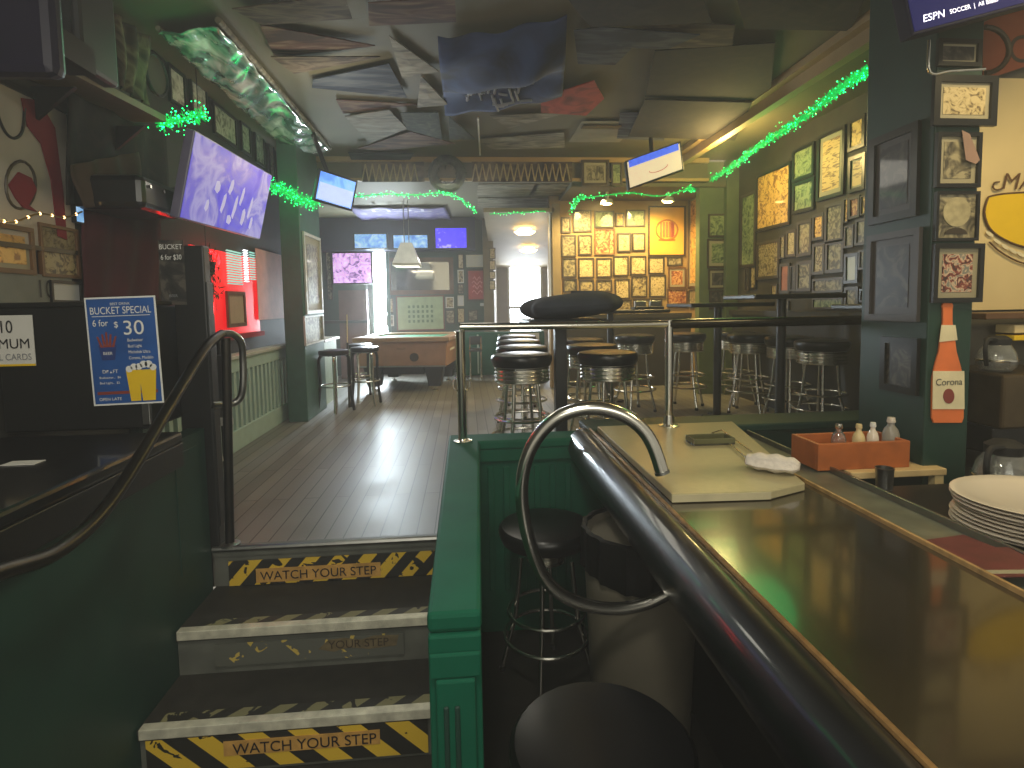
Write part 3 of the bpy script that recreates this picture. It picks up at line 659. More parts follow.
# shelf with wooden box
shf = thing('side_shelf', 'cream painted shelf on legs under the orange wooden box', 'shelf', (1.8, 2.3, -.74))
zsh = PY(870, 472, 2.2).z
MB().box(1.615, 2.05, 2.2, 2.5, zsh-.03, zsh).build('shelf_board', mat('cream_shelf_paint', (206, 180, 130), .5), shf, bev=.004)
for x in (1.63, 2.02): bx(x-.02, x+.02, 2.205, 2.24, -.74, zsh-.025).build('leg', creamwall, shf)
wb = thing('wooden_box', 'orange stained wooden box on the cream shelf beside pillar', 'box', (1.75, 2.42, zsh))
p0 = PY(818, 466, 2.24); p1 = PY(880, 442, 2.24)
x0, x1 = p0.x, PY(910, 455, 2.24).x; zt = p1.z
bx(x0, x1, 2.24, 2.258, zsh, zt).build('front_board', orangewood, wb, bev=.003)
bx(x0, x0+.018, 2.258, 2.44, zsh, zt).build('side_board', orangewood, wb, bev=.003)
bx(x1-.018, x1, 2.258, 2.44, zsh, zt).build('side_board', orangewood, wb, bev=.003)
bx(x0+.018, x1-.018, 2.422, 2.44, zsh, zt).build('rear_board', orangewood, wb, bev=.003)
bx(x0+.018, x1-.018, 2.258, 2.422, zsh, zsh+.01).build('bottom_board', orangewood, wb)
def bottle(label, px, r_, h_, m, capm):
    p = PY(px, 460, 2.34); t = thing('condiment_bottle', label, 'bottle', (p.x, 2.34, zsh+.01), 'bottles in the wooden box')
    MB().lathe((p.x, 2.34, zsh+.01), [(r_, 0), (r_, h_*.6), (r_*.8, h_*.72), (r_*.4, h_*.82), (r_*.4, h_*.88)], 18).build('bottle_body', m, t, smooth=True)
    MB().lathe((p.x, 2.34, zsh+.01), [(r_*.5, h_*.88), (r_*.55, h_*.9), (r_*.45, h_)], 14).build('cap', capm, t, smooth=True)
bottle('clear glass bottle with steel pourer at box left', 838, .03, .17, glass_m, chrome)
bottle('cream topped squeeze bottle in middle of the wooden box', 858, .026, .165, creamwall, creamwall)
bottle('white capped bottle in the wooden box behind cream one', 872, .024, .17, plate_m, whiteink)
bottle('tall clear plastic bottle at the box right end', 890, .034, .19, mat('frosted_plastic', (150, 146, 136), .3), plate_m)
# cup under the shelf, plates, menus
t = thing('steel_cup', 'small steel cup in the shadow below the cream shelf', 'cup', (1.70, 2.12, .30))
MB().lathe((1.70, 2.12, .30), [(.03, 0), (.034, .08), (.036, .085), (.031, .085), (.028, .01)], 20).build('cup', steel, t, smooth=True)
PC = Vector((1.86, 1.62, 0)); zz = .305
nP = 9
pl0 = None
for k in range(nP):
    lab = 'white oval plate %s in the stack behind the bar' % ('at the bottom', 'second from bottom', 'third from bottom', 'fourth from bottom', 'midway up', 'fourth from top', 'third from top', 'second from top', 'on top')[k]
    loc = PC+Vector((random.uniform(-.008, .008), random.uniform(-.008, .008), zz+k*.0125))
    if pl0 is None:
        mb = MB().lathe((0, 0, 0), [(.12, 0), (.14, .001), (.20, .016), (.225, .021), (.23, .025), (.22, .0255), (.19, .021), (.13, .007), (0, .006)], 44)
        for v_ in mb.v: v_.x *= 1.12
        pl0 = mb.build('plate', plate_m, smooth=True); pl0.location = loc; tag(pl0, lab, 'plate', 'stack of white plates')
    else:
        q_ = pl0.copy(); C.objects.link(q_); q_.location = loc; q_['label'] = lab
for (px, py, rz, lab) in ((960, 552, .15, 'dark red menu card lying in front of the plates'), (990, 562, -.1, 'dark red menu card overlapping another at bar back edge')):
    p = PZ(px, py, .362 if rz > 0 else .367); t = thing('menu_card', lab, 'menu', p, 'dark red menus')
    u = Vector((math.cos(rz), math.sin(rz), 0)); v = Vector((-math.sin(rz), math.cos(rz), 0))
    MB().obox(p+Z3*.0012, u*.12, v*.085, Z3*.0012).build('card', maroon, t)
    MB().obox(p+Z3*.0026+u*.0-v*.06, u*.115, v*.01, Z3*.0002).build('pale_band', matboard, t)
# coffee machine and pots
def pot(label, x, y_, z_, s=1.0):
    t = thing('coffee_pot', label, 'coffee pot', (x, y_, z_), 'glass coffee pots')
    MB().lathe((x, y_, z_), [(.055*s, 0), (.075*s, .02*s), (.08*s, .05*s), (.07*s, .09*s), (.048*s, .125*s), (.046*s, .128*s), (.066*s, .09*s), (.074*s, .05*s), (.05*s, .008*s)], 28).build('glass_bowl', glass_m, t, smooth=True)
    MB().lathe((x, y_, z_), [(.05*s, .122*s), (.052*s, .15*s), (.03*s, .165*s), (0, .166*s)], 24).build('lid', rub, t, smooth=True)
    MB().lathe((x, y_, z_), [(.081*s, .045*s), (.083*s, .048*s), (.083*s, .054*s), (.081*s, .056*s)], 28).build('steel_band', chrome, t, smooth=True)
    MB().tube(smoothpath([Vector((x-.04*s, y_-.03*s, z_+.15*s)), Vector((x-.10*s, y_-.05*s, z_+.15*s)), Vector((x-.12*s, y_-.06*s, z_+.10*s)), Vector((x-.08*s, y_-.03*s, z_+.03*s))]), .009*s, 8).build('handle', rub, t, smooth=True)
cm = thing('coffee_machine', 'dark steel coffee machine against the cream board behind bar', 'coffee machine', (2.65, 2.35, .3))
mA = PY(980, 428, 2.25); mB = PY(980, 374, 2.25)
MB().box(mA.x+.05, 3.0, 2.24, 2.55, mA.z-.12, mA.z).build('base', black, cm, bev=.006)
MB().box(mA.x+.05, 3.0, 2.20, 2.55, mA.z+.0, mB.z).build('body', mat('bronze_steel', (92, 78, 56), .3, .7, var=.2), cm, bev=.012)
MB().box(mA.x+.16, mA.x+.18, 2.19, 2.2, mA.z+.02, mB.z-.02).build('trim_strip', steel, cm, bev=.003)
MB().tube([(mA.x+.25, 2.2, mA.z+.1), (mA.x+.25, 2.17, mA.z+.1)], .015).build('knob', rub, cm, smooth=True)
MB().box(mA.x+.05, 3.0, 2.22, 2.5, .30, mA.z-.12).build('stand', dkwall, cm)
pp = PY(988, 369, 2.32); pot('glass coffee pot warming on top of the coffee machine', pp.x+.04, 2.32, mB.z+.004, .95)
pp = PY(1008, 476, 2.0); pot('glass coffee pot on the counter below the coffee machine', pp.x, 2.02, .302, 1.25)
t = thing('back_shelf', 'thin dark shelf with pale box behind coffee pot', 'shelf', (2.8, 2.5, 1.0))
MB().box(2.42, 3.05, 2.42, 2.58, .97, 1.0).build('shelf_board', frame_br, t, bev=.004)
MB().box(2.60, 2.95, 2.45, 2.55, .90, .94).build('pale_box', creamwall, t, bev=.004)
MB().box(2.60, 2.95, 2.45, 2.55, .865, .89).build('yellow_box', yellow, t, bev=.004)

# cream board with writing
t, q, u, v = poster('beer_mirror', 'large cream board with yellow shape and curly brown letters', (2.225, 2.6, 1.01), X3, Z3, 1.02, 1.12, creamwall, cat='sign', th=.012)
def qp(px, py): 
    p = PY(px, py, 2.58); return Vector((p.x, 2.578, p.z))
text(t, 'lettering', 'MA', qp(1000, 189), u, v, .08, brownink, 'LEFT', shear=.2, squash=1.1)
MB().tube(smoothpath([qp(1003, 188), qp(997, 190), qp(993, 188), qp(994, 183), qp(999, 182)]), .004, 6).build('flourish', brownink, t)
sh = [(988, 197), (1003, 194), (1034, 193), (1062, 200), (1066, 230), (1050, 250), (1024, 247), (1003, 239), (989, 228), (984, 212)]
MB().prism([qp(*a) for a in sh], (0, -.002, 0)).build('yellow_shape', yellow, t)
MB().tube(smoothpath([qp(*a) for a in sh+sh[:1]], 3), .005, 6).build('brown_outline', brownink, t)
sc = MB()
for i in range(9):
    a = i/8; x = 989+a*62; yy = 232+24*math.sin(a*1.9)**.8+2
    pc_ = qp(x, yy); sc.prism([pc_+Vector((.022*math.cos(k*math.pi/5+.4), 0, .013*math.sin(k*math.pi/5)-.006*math.cos(k*math.pi/5))) for k in range(10)], (0, -.002, 0))
sc.build('rope_border', ropew, t)
MB().tube([qp(989+i/8*62, 240+24*math.sin(i/8*1.9)**.8+2) for i in range(9)], .004, 6).build('brown_line', brownink, t)
# pennant above
t = thing('pennant', 'brown red felt pennant with big letter high above cream board', 'pennant', (2.5, 2.56, 2.1))
def q2(px, py, d=0):
    p = PY(px, py, 2.55); return Vector((p.x, 2.555-d, p.z))
MB().prism([q2(984, 22), q2(1075, -20), q2(1075, 50), q2(984, 80)], (0, .006, 0)).build('felt', mat('rust_felt', (140, 74, 48), .9, var=.1), t)
MB().tube([q2(985+24*math.cos(k*math.pi/12-math.pi/2), 50+23*math.sin(k*math.pi/12-math.pi/2), .004) for k in range(13)], .012, 8).build('ring_mark', frame_dk, t)
text(t, 'lettering', 'C', q2(1020, 62, .002), X3, Z3, .13, frame_dk)
struct('wall_bar_back', bx(2.185, 3.25, 2.62, 2.75, -.74, CZ), mat('grey_wall_paint', (100, 96, 84), .6, var=.1))
# bottle sign on the pillar
t = thing('bottle_sign', 'flat orange beer bottle sign mounted on the green pillar', 'sign', (2.16, 2.24, .6))
def qb(px, py, d=0):
    p = PY(px, py, 2.24); return Vector((p.x, 2.24-d, p.z))
cx = 948
half = [(4.5, 303), (5.5, 306), (4.8, 309), (4.8, 322), (7, 336), (9, 352), (13, 366), (15.5, 378), (16, 395), (16, 418), (14, 423)]
out = [(cx-a, b) for a, b in half]+[(cx+a, b) for a, b in half[::-1]]
MB().prism([qb(*a) for a in out], (0, .009, 0)).build('bottle_shape', orangeink, t, bev=.002)
MB().prism([qb(cx-15.4, 371, .001), qb(cx+15.8, 371, .001), qb(cx+16, 409, .001), qb(cx-16, 409, .001)], (0, -.002, 0)).build('bottle_label', ropew, t)
MB().prism([qb(cx-7, 325, .001), qb(cx+7, 325, .001), qb(cx+9, 340, .001), qb(cx-9.2, 342, .001)], (0, -.002, 0)).build('neck_label', ropew, t)
MB().prism([qb(cx+5.5*math.cos(k*math.pi/10), 396+7.5*math.sin(k*math.pi/10), .003) for k in range(20)], (0, -.002, 0)).build('crest', redink, t)
text(t, 'lettering', 'Corona', qb(cx, 385, .0035), X3, Z3, .030, mat('navy_ink', (40, 46, 52), .5), squash=.95)

# ---------------------------------------------------------------- framed pictures
def picture(label, ax, val, px, fm, pm, fw=.02, mt=None, cat='picture', group=None, name='framed_picture', th=.018):
    """a framed picture on the plane axis = val; px = left edge, its top, right edge, its bottom"""
    a = at(ax, val, px[0], px[1]); b = at(ax, val, px[2], px[3])
    if ax == 1: u = X3; n = -Y3; w = b.x-a.x
    else:
        s_ = 1 if val < 0 else -1; u = Y3*1; n = X3*s_; w = b.y-a.y
        if w < 0: a, b = Vector((a.x, b.y, a.z)), Vector((b.x, a.y, b.z)); w = -w
    z0, z1 = min(a.z, b.z), max(a.z, b.z); h = z1-z0
    c = Vector(((a.x+b.x)/2, (a.y+b.y)/2, (z0+z1)/2)); fw = min(fw, w*.16, h*.16)
    t = thing(name, label, cat, Vector((c.x, c.y, z0)), group)
    tl = random.uniform(-.012, .012); uu = u*math.cos(tl)+Z3*math.sin(tl); vv = Z3*math.cos(tl)-u*math.sin(tl)
    m = MB()
    for s_ in (-1, 1):
        m.obox(c+uu*s_*(w/2-fw/2)+n*th/2, uu*fw/2, vv*h/2, n*th/2)
        m.obox(c+vv*s_*(h/2-fw/2)+n*th/2, uu*(w/2-fw), vv*fw/2, n*th/2)
    m.build('frame', fm, t)
    wi, hi = w/2-fw, h/2-fw
    if mt:
        MB().obox(c+n*.004, uu*wi, vv*hi, n*.002).build('mat_board', mt, t)
        g = min(wi, hi)*.26; wi -= g; hi -= g
    MB().obox(c+n*.0065, uu*wi, vv*hi, n*.0015).build('print', pm, t)
    return t, c, uu, vv, n, wi, hi
ords = ['leftmost', 'second from left', 'third from left', 'fourth from left', 'fifth from left', 'sixth from left', 'rightmost']
S, K, G_, E_, D_ = P_SEPIA, P_CREAM, P_GREY, P_RED, P_DARK
rows = [('top', [((561, 217, 571, 233), S, None), ((573, 210, 591.5, 232), S, None), ((594, 211, 614, 228), P_GREEN, None), ((615.5, 213, 624, 226.5), P_GOLD, None), ((626, 210, 645, 226.5), P_GREEN, None)]),
        ('second', [((561, 235, 576, 257), G_, None), ((578, 235, 592, 255), S, None), ((594, 229, 615, 255), E_, None), ((617, 233, 631, 252), K, 1), ((632, 233, 645, 251), K, None)]),
        ('third', [((562, 258, 576.5, 277.5), G_, None), ((578, 258, 594, 278), K, None), ((596, 258, 611.5, 277.5), K, None), ((613, 256, 628.5, 276), K, None), ((630, 256, 646, 275), K, None), ((648, 257, 664, 274), K, None), ((667, 257, 682, 266), G_, None)]),
        ('fourth', [((563, 279, 577, 292), G_, None), ((579, 280, 594, 292), S, None), ((596, 280, 612, 292), S, None), ((614.5, 279, 629.5, 299), K, None), ((631, 276, 647, 297), S, None), ((649, 275, 665.5, 297), K, None), ((668, 267.5, 685.5, 288), E_, 1)]),
        ('bottom', [((564, 305, 578, 319), D_, None), ((580, 307, 595.5, 319), G_, None), ((597, 301, 612.5, 319), S, None), ((614.5, 300, 631.5, 319), S, None), ((633, 299, 649.5, 319), S, None), ((651, 299, 662, 312), D_, None), ((667, 289, 687, 307), E_, None)])]
tone = {S: 'sepia', K: 'cream', G_: 'grey', E_: 'reddish', D_: 'dark', P_GREEN: 'greenish', P_GOLD: 'gold'}
for rn, items in rows:
    n_ = len(items)
    for i, (px, m, mt) in enumerate(items):
        o = ords[i] if i < n_-1 else 'rightmost'
        picture('%s framed picture, %s in the %s row of the lit picture wall' % (tone[m], o, rn), 1, 7.045, px, frame_dk if m is not E_ else frame_br, m, .018, matboard if mt else None, group='pictures on the lit wall')
t, c, u, v, n, wi, hi = picture('largest gold poster with oval banner emblem on lit picture wall', 1, 7.045, (648, 206, 685, 256), frame_dk, mat('gold_paper', (224, 168, 66), .4, var=.06, coat=.4), .02, cat='poster')
em = MB().tube([c+n*.01+u*wi*.62*math.cos(k*math.pi/12)+v*hi*(.42*math.sin(k*math.pi/12)+.05) for k in range(24)], .012, 6, True)
for k in (-2, -1, 0, 1): em.tube([c+n*.01+u*wi*k*.17+v*hi*.38, c+n*.01+u*wi*k*.17-v*hi*.26], .014, 6)
em.obox(c+n*.01-v*hi*.38, u*wi*.5, v*.012, n*.002)
em.build('emblem', mat('brown_gold_ink', (160, 100, 34), .5), t)
MB().obox(c+n*.011+u*wi*.34+v*.02, u*.02, v*hi*.33, n*.003).build('red_band', redink, t)
picture('tall narrow framed picture on the return beside the lit wall', 0, 2.884, (689.5, 198, 699, 287), frame_br, P_GOLD, .02, matboard)
picture('small dark framed picture under the tall narrow one', 0, 2.884, (690, 290, 698, 308), frame_dk, S, .01)
for px, m, lab in (((708, 214, 727, 237), P_GREEN, 'topmost greenish picture on the corner column right of lit wall'), ((707, 239, 731.5, 267.5), P_GREEN, 'square crest picture in the middle of the corner column'), ((708, 269, 731, 289), D_, 'dark wide photo below the crest picture on corner column'), ((709, 290.5, 732, 309), D_, 'lowest dark picture on the corner column')):
    picture(lab, 1, 6.245, px, frame_dk, m, .02, matboard if 'crest' in lab else None, group='pictures on the corner column')
rw = [
 ((742, 196, 756, 266), P_GREEN, frame_dk, 'tall dark green tinted picture in right wall corner'),
 ((746, 268, 750, 291), D_, frame_dk, 'very narrow dark picture low in the right wall corner'),
 ((751, 266, 757, 289), S, frame_bk, 'small sepia picture low beside the wall corner'),
 ((757.5, 176, 791, 224), P_GOLD, frame_bk, 'large gold card sheet poster leftmost on right wall'),
 ((794, 151, 815, 175), P_GREEN, frame_bk, 'green reflecting picture above another, right of gold poster'),
 ((794, 184, 815, 209), P_GREEN, frame_bk, 'olive picture directly below the green reflecting one'),
 ((819, 137, 845, 194), P_CARD, frame_bk, 'tall framed sheet of trading cards near garland'),
 ((850, 121, 866, 146), P_GOLD, frame_bk, 'top right small gold picture touching the pillar side'),
 ((850, 158, 866, 189), P_CARD, frame_bk, 'second small gold picture from top beside the pillar'),
 ((758, 243, 780, 278), S, frame_dk, 'wide sepia picture directly under gold card sheet poster'),
 ((781, 236, 786, 258), S, frame_dk, 'thin sepia picture right of the wide sepia one'),
 ((787.5, 231, 797, 256), K, frame_dk, 'small upright cream picture below the olive picture'),
 ((798.5, 222, 812.5, 255), G_, frame_dk, 'tall grey picture below and right of olive picture'),
 ((814, 215, 825, 239), P_GOLD, frame_dk, 'small gold tinted picture left below the card sheet'),
 ((826.5, 205, 844.5, 241), G_, frame_dk, 'upright grey picture directly under the card sheet'),
 ((845.5, 199, 849.5, 222), P_GOLD, frame_dk, 'thin gold strip picture right of the card sheet'),
 ((850.5, 198, 861, 217), E_, frame_dk, 'small reddish portrait right of gold strip picture'),
 ((862.5, 196, 868, 214), P_GOLD, frame_dk, 'tiny gold picture at the pillar edge, mid height'),
 ((846, 226, 855, 247), G_, frame_dk, 'small grey picture above the bright white sheet'),
 ((857, 220, 868.5, 244), G_, frame_dk, 'grey picture at pillar edge above the lower ones'),
 ((846, 254, 859, 283), None, frame_bk, 'bright blank white framed sheet on right wall'),
 ((860.5, 250, 869, 269), G_, frame_dk, 'small grey picture right of the white sheet'),
 ((781, 264, 790.5, 293), None, frame_dk, 'orange print among grey ones low on right wall'),
 ((798, 262, 812.5, 291), G_, frame_dk, 'low grey picture two places right of orange print'),
 ((791.5, 266, 797, 291), D_, frame_dk, 'thin dark picture just right of the orange print'),
 ((814, 244, 825.5, 274), S, frame_dk, 'faded sepia picture below small gold tinted picture'),
 ((827, 242, 844.5, 272), G_, frame_dk, 'square grey picture left of bright white sheet'),
 ((814, 279, 844.5, 292), G_, frame_dk, 'wide low team photo beneath two grey pictures'),
 ((846, 287, 859.5, 309), G_, frame_dk, 'grey picture directly below the white sheet'),
 ((861.5, 289, 869, 302), K, frame_bk, 'tiny cream picture at pillar edge near the rail'),
 ((772, 284, 778.5, 296), K, frame_dk, 'tiny cream picture under the wide sepia one'),
 ((781, 301, 790, 310), G_, frame_dk, 'lowest small grey picture below the orange print'),
 ((814, 298, 844.5, 309), P_GREEN, frame_dk, 'lowest wide green picture just above the rail'),
]
op = mat('orange_print', (166, 92, 58), .5, var=.2, coat=.3); wp = mat('blank_print', (188, 190, 190), .4, var=.04)
for px, m, fm, lab in rw:
    if m is None: m = op if 'orange' in lab else wp
    t_ = picture(lab, 0, 3.095, px, fm, m, .03, matboard if m in (P_CARD,) else None, group='pictures on the right wall')
# pillar front
pf = 2.248
picture('small dark shape picture topmost on the pillar under the television', 1, pf, (936, 40, 978, 68), frame_bk, P_DARK, .02, matboard, group='pillar pictures')
MB_ = MB().tube(smoothpath([PY(929, 40, 2.22), PY(930, 72, 2.22), PY(950, 71, 2.22), PY(985, 69, 2.22)]), .006, 8)
tag(MB_.build('chrome_hook', chrome, smooth=True), 'thin chrome wire hook under topmost pillar picture', 'hook')
picture('wide black framed collage picture second down the pillar', 1, pf-.006, (932, 76, 993, 127), frame_bk, K, .028, matboard, group='pillar pictures')
picture('grey portrait picture third down the pillar with a tag', 1, pf, (935, 133, 977, 188), frame_bk, G_, .016, matboard, group='pillar pictures')
tg2 = thing('paper_tag', 'torn pinkish paper tag hanging over the pillar portrait', 'tag', PY(968, 180, 2.22))
MB().prism([PY(962, 130, 2.225), PY(970, 134, 2.225), PY(980, 160, 2.225), PY(976, 164, 2.225), PY(966, 160, 2.225)], (0, .002, 0)).build('sheet', mat('pink_paper', (140, 112, 100), .7), tg2)
t, c, u, v, n, wi, hi = picture('picture with a round medallion fourth down the pillar', 1, pf, (934, 192, 975, 241), frame_bk, G_, .012, None, group='pillar pictures')
MB().prism([c+n*.008+v*hi*.2+u*wi*.72*math.cos(k*math.pi/14)+v*wi*.72*math.sin(k*math.pi/14) for k in range(28)], n*.003).build('medallion', mat('medallion', (160, 150, 116), .5, var=.3, scale=30), t)
MB().prism([c+n*.008-v*hi*.82+u*wi*.6*math.cos(k*math.pi/8)+v*hi*.3*math.sin(k*math.pi/8) for k in range(9)], n*.003).build('cap_shape', frame_dk, t)
picture('black framed red team photo lowest above the bottle sign', 1, pf-.002, (932, 244, 979, 302), frame_bk, P_COLOR, .02, matboard, group='pillar pictures')
# pillar side
pi_ = 1.976
picture('large dim silver matted picture on the pillar side, upper', 0, pi_, (873, 140, 919, 216), frame_bk, P_DARK, .035, matgrey, group='pillar side pictures')
picture('large faded grey picture on the pillar side, middle', 0, pi_, (870, 236, 920, 322), matgrey, P_DARK, .03, matgrey, group='pillar side pictures')
picture('low dark framed picture on the pillar side under rail', 0, pi_, (884, 336, 919, 396), frame_bk, P_DARK, .03, None, group='pillar side pictures')
t = thing('folded_papers', 'crumpled pale papers tucked beside the pillar above wooden box', 'paper', (2.0, 2.3, .45))
MB().prism([PY(882, 398, 2.6), PY(912, 398, 2.6), PY(916, 440, 2.6), PY(878, 440, 2.6)], (0, .02, 0)).build('sheet', matgrey, t)

# left wall: pictures under the ceiling
lf = [((150, 50, 163, 96), P_PALE), ((166, 62, 185, 112), P_PALE), ((188, 76, 207, 124), P_PALE), ((211, 100, 236, 149), P_PALE), ((239, 120, 250, 157), P_PALE), ((253, 129, 264, 168), P_PALE), ((267, 141, 274, 180), P_PALE), ((277, 150, 284, 190), P_PALE)]
for i, (px, m) in enumerate(lf):
    picture('grey framed photo, %s in the slanting row under the wrapped ceiling posters' % (['leftmost', 'second', 'third', 'fourth', 'fifth', 'sixth', 'seventh', 'last'][i]), 0, -1.845, px, frame_bk, m, .02, None, group='photos high on the left wall')
for i in range(9):
    x = [164.5, 186.5, 209, 237.5, 251.5, 265.5, 275.5, 285, 148.5][i]
t = picture('white framed tall picture on the green column by pool table', 0, -1.506, (302, 231, 322, 313), frame_wt, P_GREY, .03, matboard)
picture('small white framed notice below the tall column picture', 0, -1.506, (303, 316, 323, 341), frame_wt, P_GREY, .015)
# jersey case
t, c, u, v, n, wi, hi = picture('framed cream and red jersey on the near left wall', 0, -1.84, (-40, 60, 78, 256), frame_bk, jersey_m, .02, None, cat='jersey', name='framed_jersey')
def J(px, py, d=.01): p = PX(px, py, -1.84); return p+n*d
MB().prism([J(18, 98), J(36, 100), J(52, 128), J(60, 190), J(64, 240), J(55, 236), J(48, 180), J(38, 144), J(24, 126)], n*.004).build('red_panel', jersey_r, t)
MB().tube(smoothpath([J(-8, 98), J(-4, 118), J(4, 134), J(13, 138), J(20, 130), J(22, 108)]), .006, 8).build('collar', blackink, t)
MB().tube([J(18+15*math.cos(k*math.pi/10), 185+24*math.sin(k*math.pi/10)) for k in range(20)], .006, 8, True).build('crest_ring', frame_dk, t)
MB().prism([J(5, 185), J(15, 172), J(28, 178), J(33, 190), J(25, 205), J(34, 212), J(20, 208), J(12, 198)], n*.006).build('crest', jersey_r, t)
picture('gold framed round portrait under the near jersey', 0, -1.84, (-30, 218, 33, 275), frame_br, P_GOLD, .02, matboard)
picture('brown horizontal landscape photo under the near jersey', 0, -1.84, (35, 222, 78, 279), frame_br, P_SEPIA, .015)
t, q, u, v = poster('number_sign', 'grey number ten sheet standing on the black cabinet', PX(-30, 303, -1.83), Y3, Z3, .55, .125, mat('pale_cloth', (120, 120, 110), .8), cat='sign')
text(t, 'lettering', '10', q(.68, .2), Y3, Z3, .08, blackink)
picture('small white framed card right of the number ten sheet', 0, -1.835, (47, 280, 80, 303), frame_bk, wp, .012)
# dark cupboards, speaker and cloth in the upper left corner
t = thing('wall_shelf', 'tan edged shelf board running along the upper left wall', 'shelf', (-1.72, 2.6, 2.1))
a = PX(58, 58, -1.62); b = PX(166, 116, -1.62)
MB().prism([a, b, b-Z3*.035, a-Z3*.035], (-.22, 0, 0)).build('shelf_board', mat('tan_shelf_wood', (112, 98, 66), .6), t)
for yb in (a.y+.15, b.y-.15): MB().prism([(-1.84, yb, 2.05), (-1.66, yb, 2.05), (-1.84, yb, 1.9)], (0, .02, 0)).build('bracket', black, t)
sp = thing('speaker', 'dark grey box speaker standing on the upper left shelf', 'speaker', (-1.7, 2.45, 2.15))
c = PX(85, 25, -1.60)
MB().box(-1.82, -1.56, c.y-.10, c.y+.16, 2.10, 2.50).build('cabinet', mat('charcoal_plastic', (44, 44, 46), .5), sp, bev=.02)
MB().box(-1.79, -1.59, c.y-.106, c.y-.10, 2.2, 2.47).build('grille', mat('charcoal_grille', (34, 34, 36), .8, bump=.4, scale=200), sp)
MB().box(-1.73, -1.65, c.y-.112, c.y-.106, 2.15, 2.165).build('badge', steel, sp)
sp = thing('speaker', 'purple black television back at the top left corner', 'television', (-1.5, 1.9, 2.0))
a = PY(-60, -40, 2.0); b = PY(54, 74, 2.0)
MB().box(a.x, b.x, 2.0, 2.08, b.z, a.z).build('rear_shell', mat('violet_black_plastic', (26, 20, 44), .4), sp, bev=.03)
MB().box((a.x+b.x)/2-.05, (a.x+b.x)/2+.05, 2.08, 2.4, b.z+.15, b.z+.25).build('wall_arm', black, sp)
sp.name = 'television'
def drape(name, label, cat, corners, m, amp=.03, waves=3, group=None, thick=.006):
    a, b, c_, d = [Vector(x) for x in corners]; nn = (b-a).cross(d-a).normalized()
    ph = random.uniform(0, 6)
    def fn(u_, v_):
        p = (a*(1-u_)+b*u_)*(1-v_)+(d*(1-u_)+c_*u_)*v_
        return p+nn*amp*(math.sin(u_*waves*6.28+ph+v_*2)*.6+math.sin(v_*5+u_*3+ph)*.4)
    o = MB().grid(fn, 28, 14).build(name, m, smooth=True, solid=thick); return tag(o, label, cat, group)
drape('dark_cloth', 'black cloth banner hanging below the upper left shelf', 'banner', [PX(62, 65, -1.80), PX(165, 120, -1.80), PX(165, 205, -1.80), PX(66, 205, -1.80)], cloth_dark, .02)
drape('striped_cloth', 'tan and black striped cloth below the black banner', 'banner', [PX(72, 165, -1.74), PX(138, 152, -1.74), PX(146, 200, -1.74), PX(84, 208, -1.74)], mat('tan_dark_cloth', (66, 50, 34), .9, var=.5, scale=4), .02)
drape('maroon_cloth', 'dark maroon cloth hanging above the black cabinet', 'banner', [PX(84, 210, -1.80), PX(160, 210, -1.80), PX(160, 300, -1.80), PX(84, 300, -1.80)], mat('maroon_cloth', (66, 12, 22), .9, var=.3, scale=4), .015)
sh_ = thing('shelf_speaker', 'glossy black speaker mount with chrome screws behind television', 'speaker', (-1.6, 3.0, 1.8))
c = PX(150, 195, -1.55)
MB().box(-1.82, -1.5, c.y-.16, c.y+.22, c.z-.09, c.z+.07).build('body', gloss, sh_, bev=.03)
for k in range(3): MB().tube([(-1.505, c.y-.1+k*.12, c.z+.02), (-1.49, c.y-.1+k*.12, c.z+.02)], .008, 8).build('screw', chrome, sh_)
drape('hanging_shirt', 'dark brown shirt hanging at the upper left over the shelf', 'shirt', [PX(112, 10, -1.7), PX(150, 40, -1.7), PX(150, 105, -1.7), PX(118, 85, -1.7)], cloth_brown, .03)
t = thing('round_plaque', 'round dark plaque among the photos high on left wall', 'plaque', PX(152, 75, -1.75))
c = PX(153, 75, -1.74)
MB().tube([c, c+Vector((.02, 0, 0))], .11, 24).build('disc', frame_dk, t)
MB().tube([c+Vector((.02, .11*math.cos(k*math.pi/12), .11*math.sin(k*math.pi/12))) for k in range(24)], .01, 6, True).build('rim', black, t)
t = thing('monitor', 'tiny blue lit screen beside the near jersey case', 'television', PX(79, 215, -1.8))
a = PX(75, 205, -1.8); b = PX(84, 224, -1.8)
MB().box(-1.82, -1.8, a.y, b.y, b.z, a.z).build('case', black, t); MB().box(-1.8, -1.795, a.y+.006, b.y-.006, b.z+.006, a.z-.006).build('screen', scr_light, t)
sl_ = MB()
t = thing('string_lights', 'short string of warm fairy lights below near jersey', 'string lights', PX(40, 222, -1.8))
wpts = [PX(x, 222-((x+20)/100)*9+3*math.sin(x*.12), -1.78) for x in range(-20, 84, 6)]
MB().tube(wpts, .004, 6).build('wire', mat('gold_wire', (150, 120, 60), .3, .6), t)
for p in wpts[::2]: sl_.lathe(p-Z3*.006, [(.002, 0), (.006, .005), (.002, .012)], 8)
sl_.build('bulbs', mat('warm_led', (255, 200, 120), .4, emit=(255, 200, 120), es=5), t, kind='stuff')

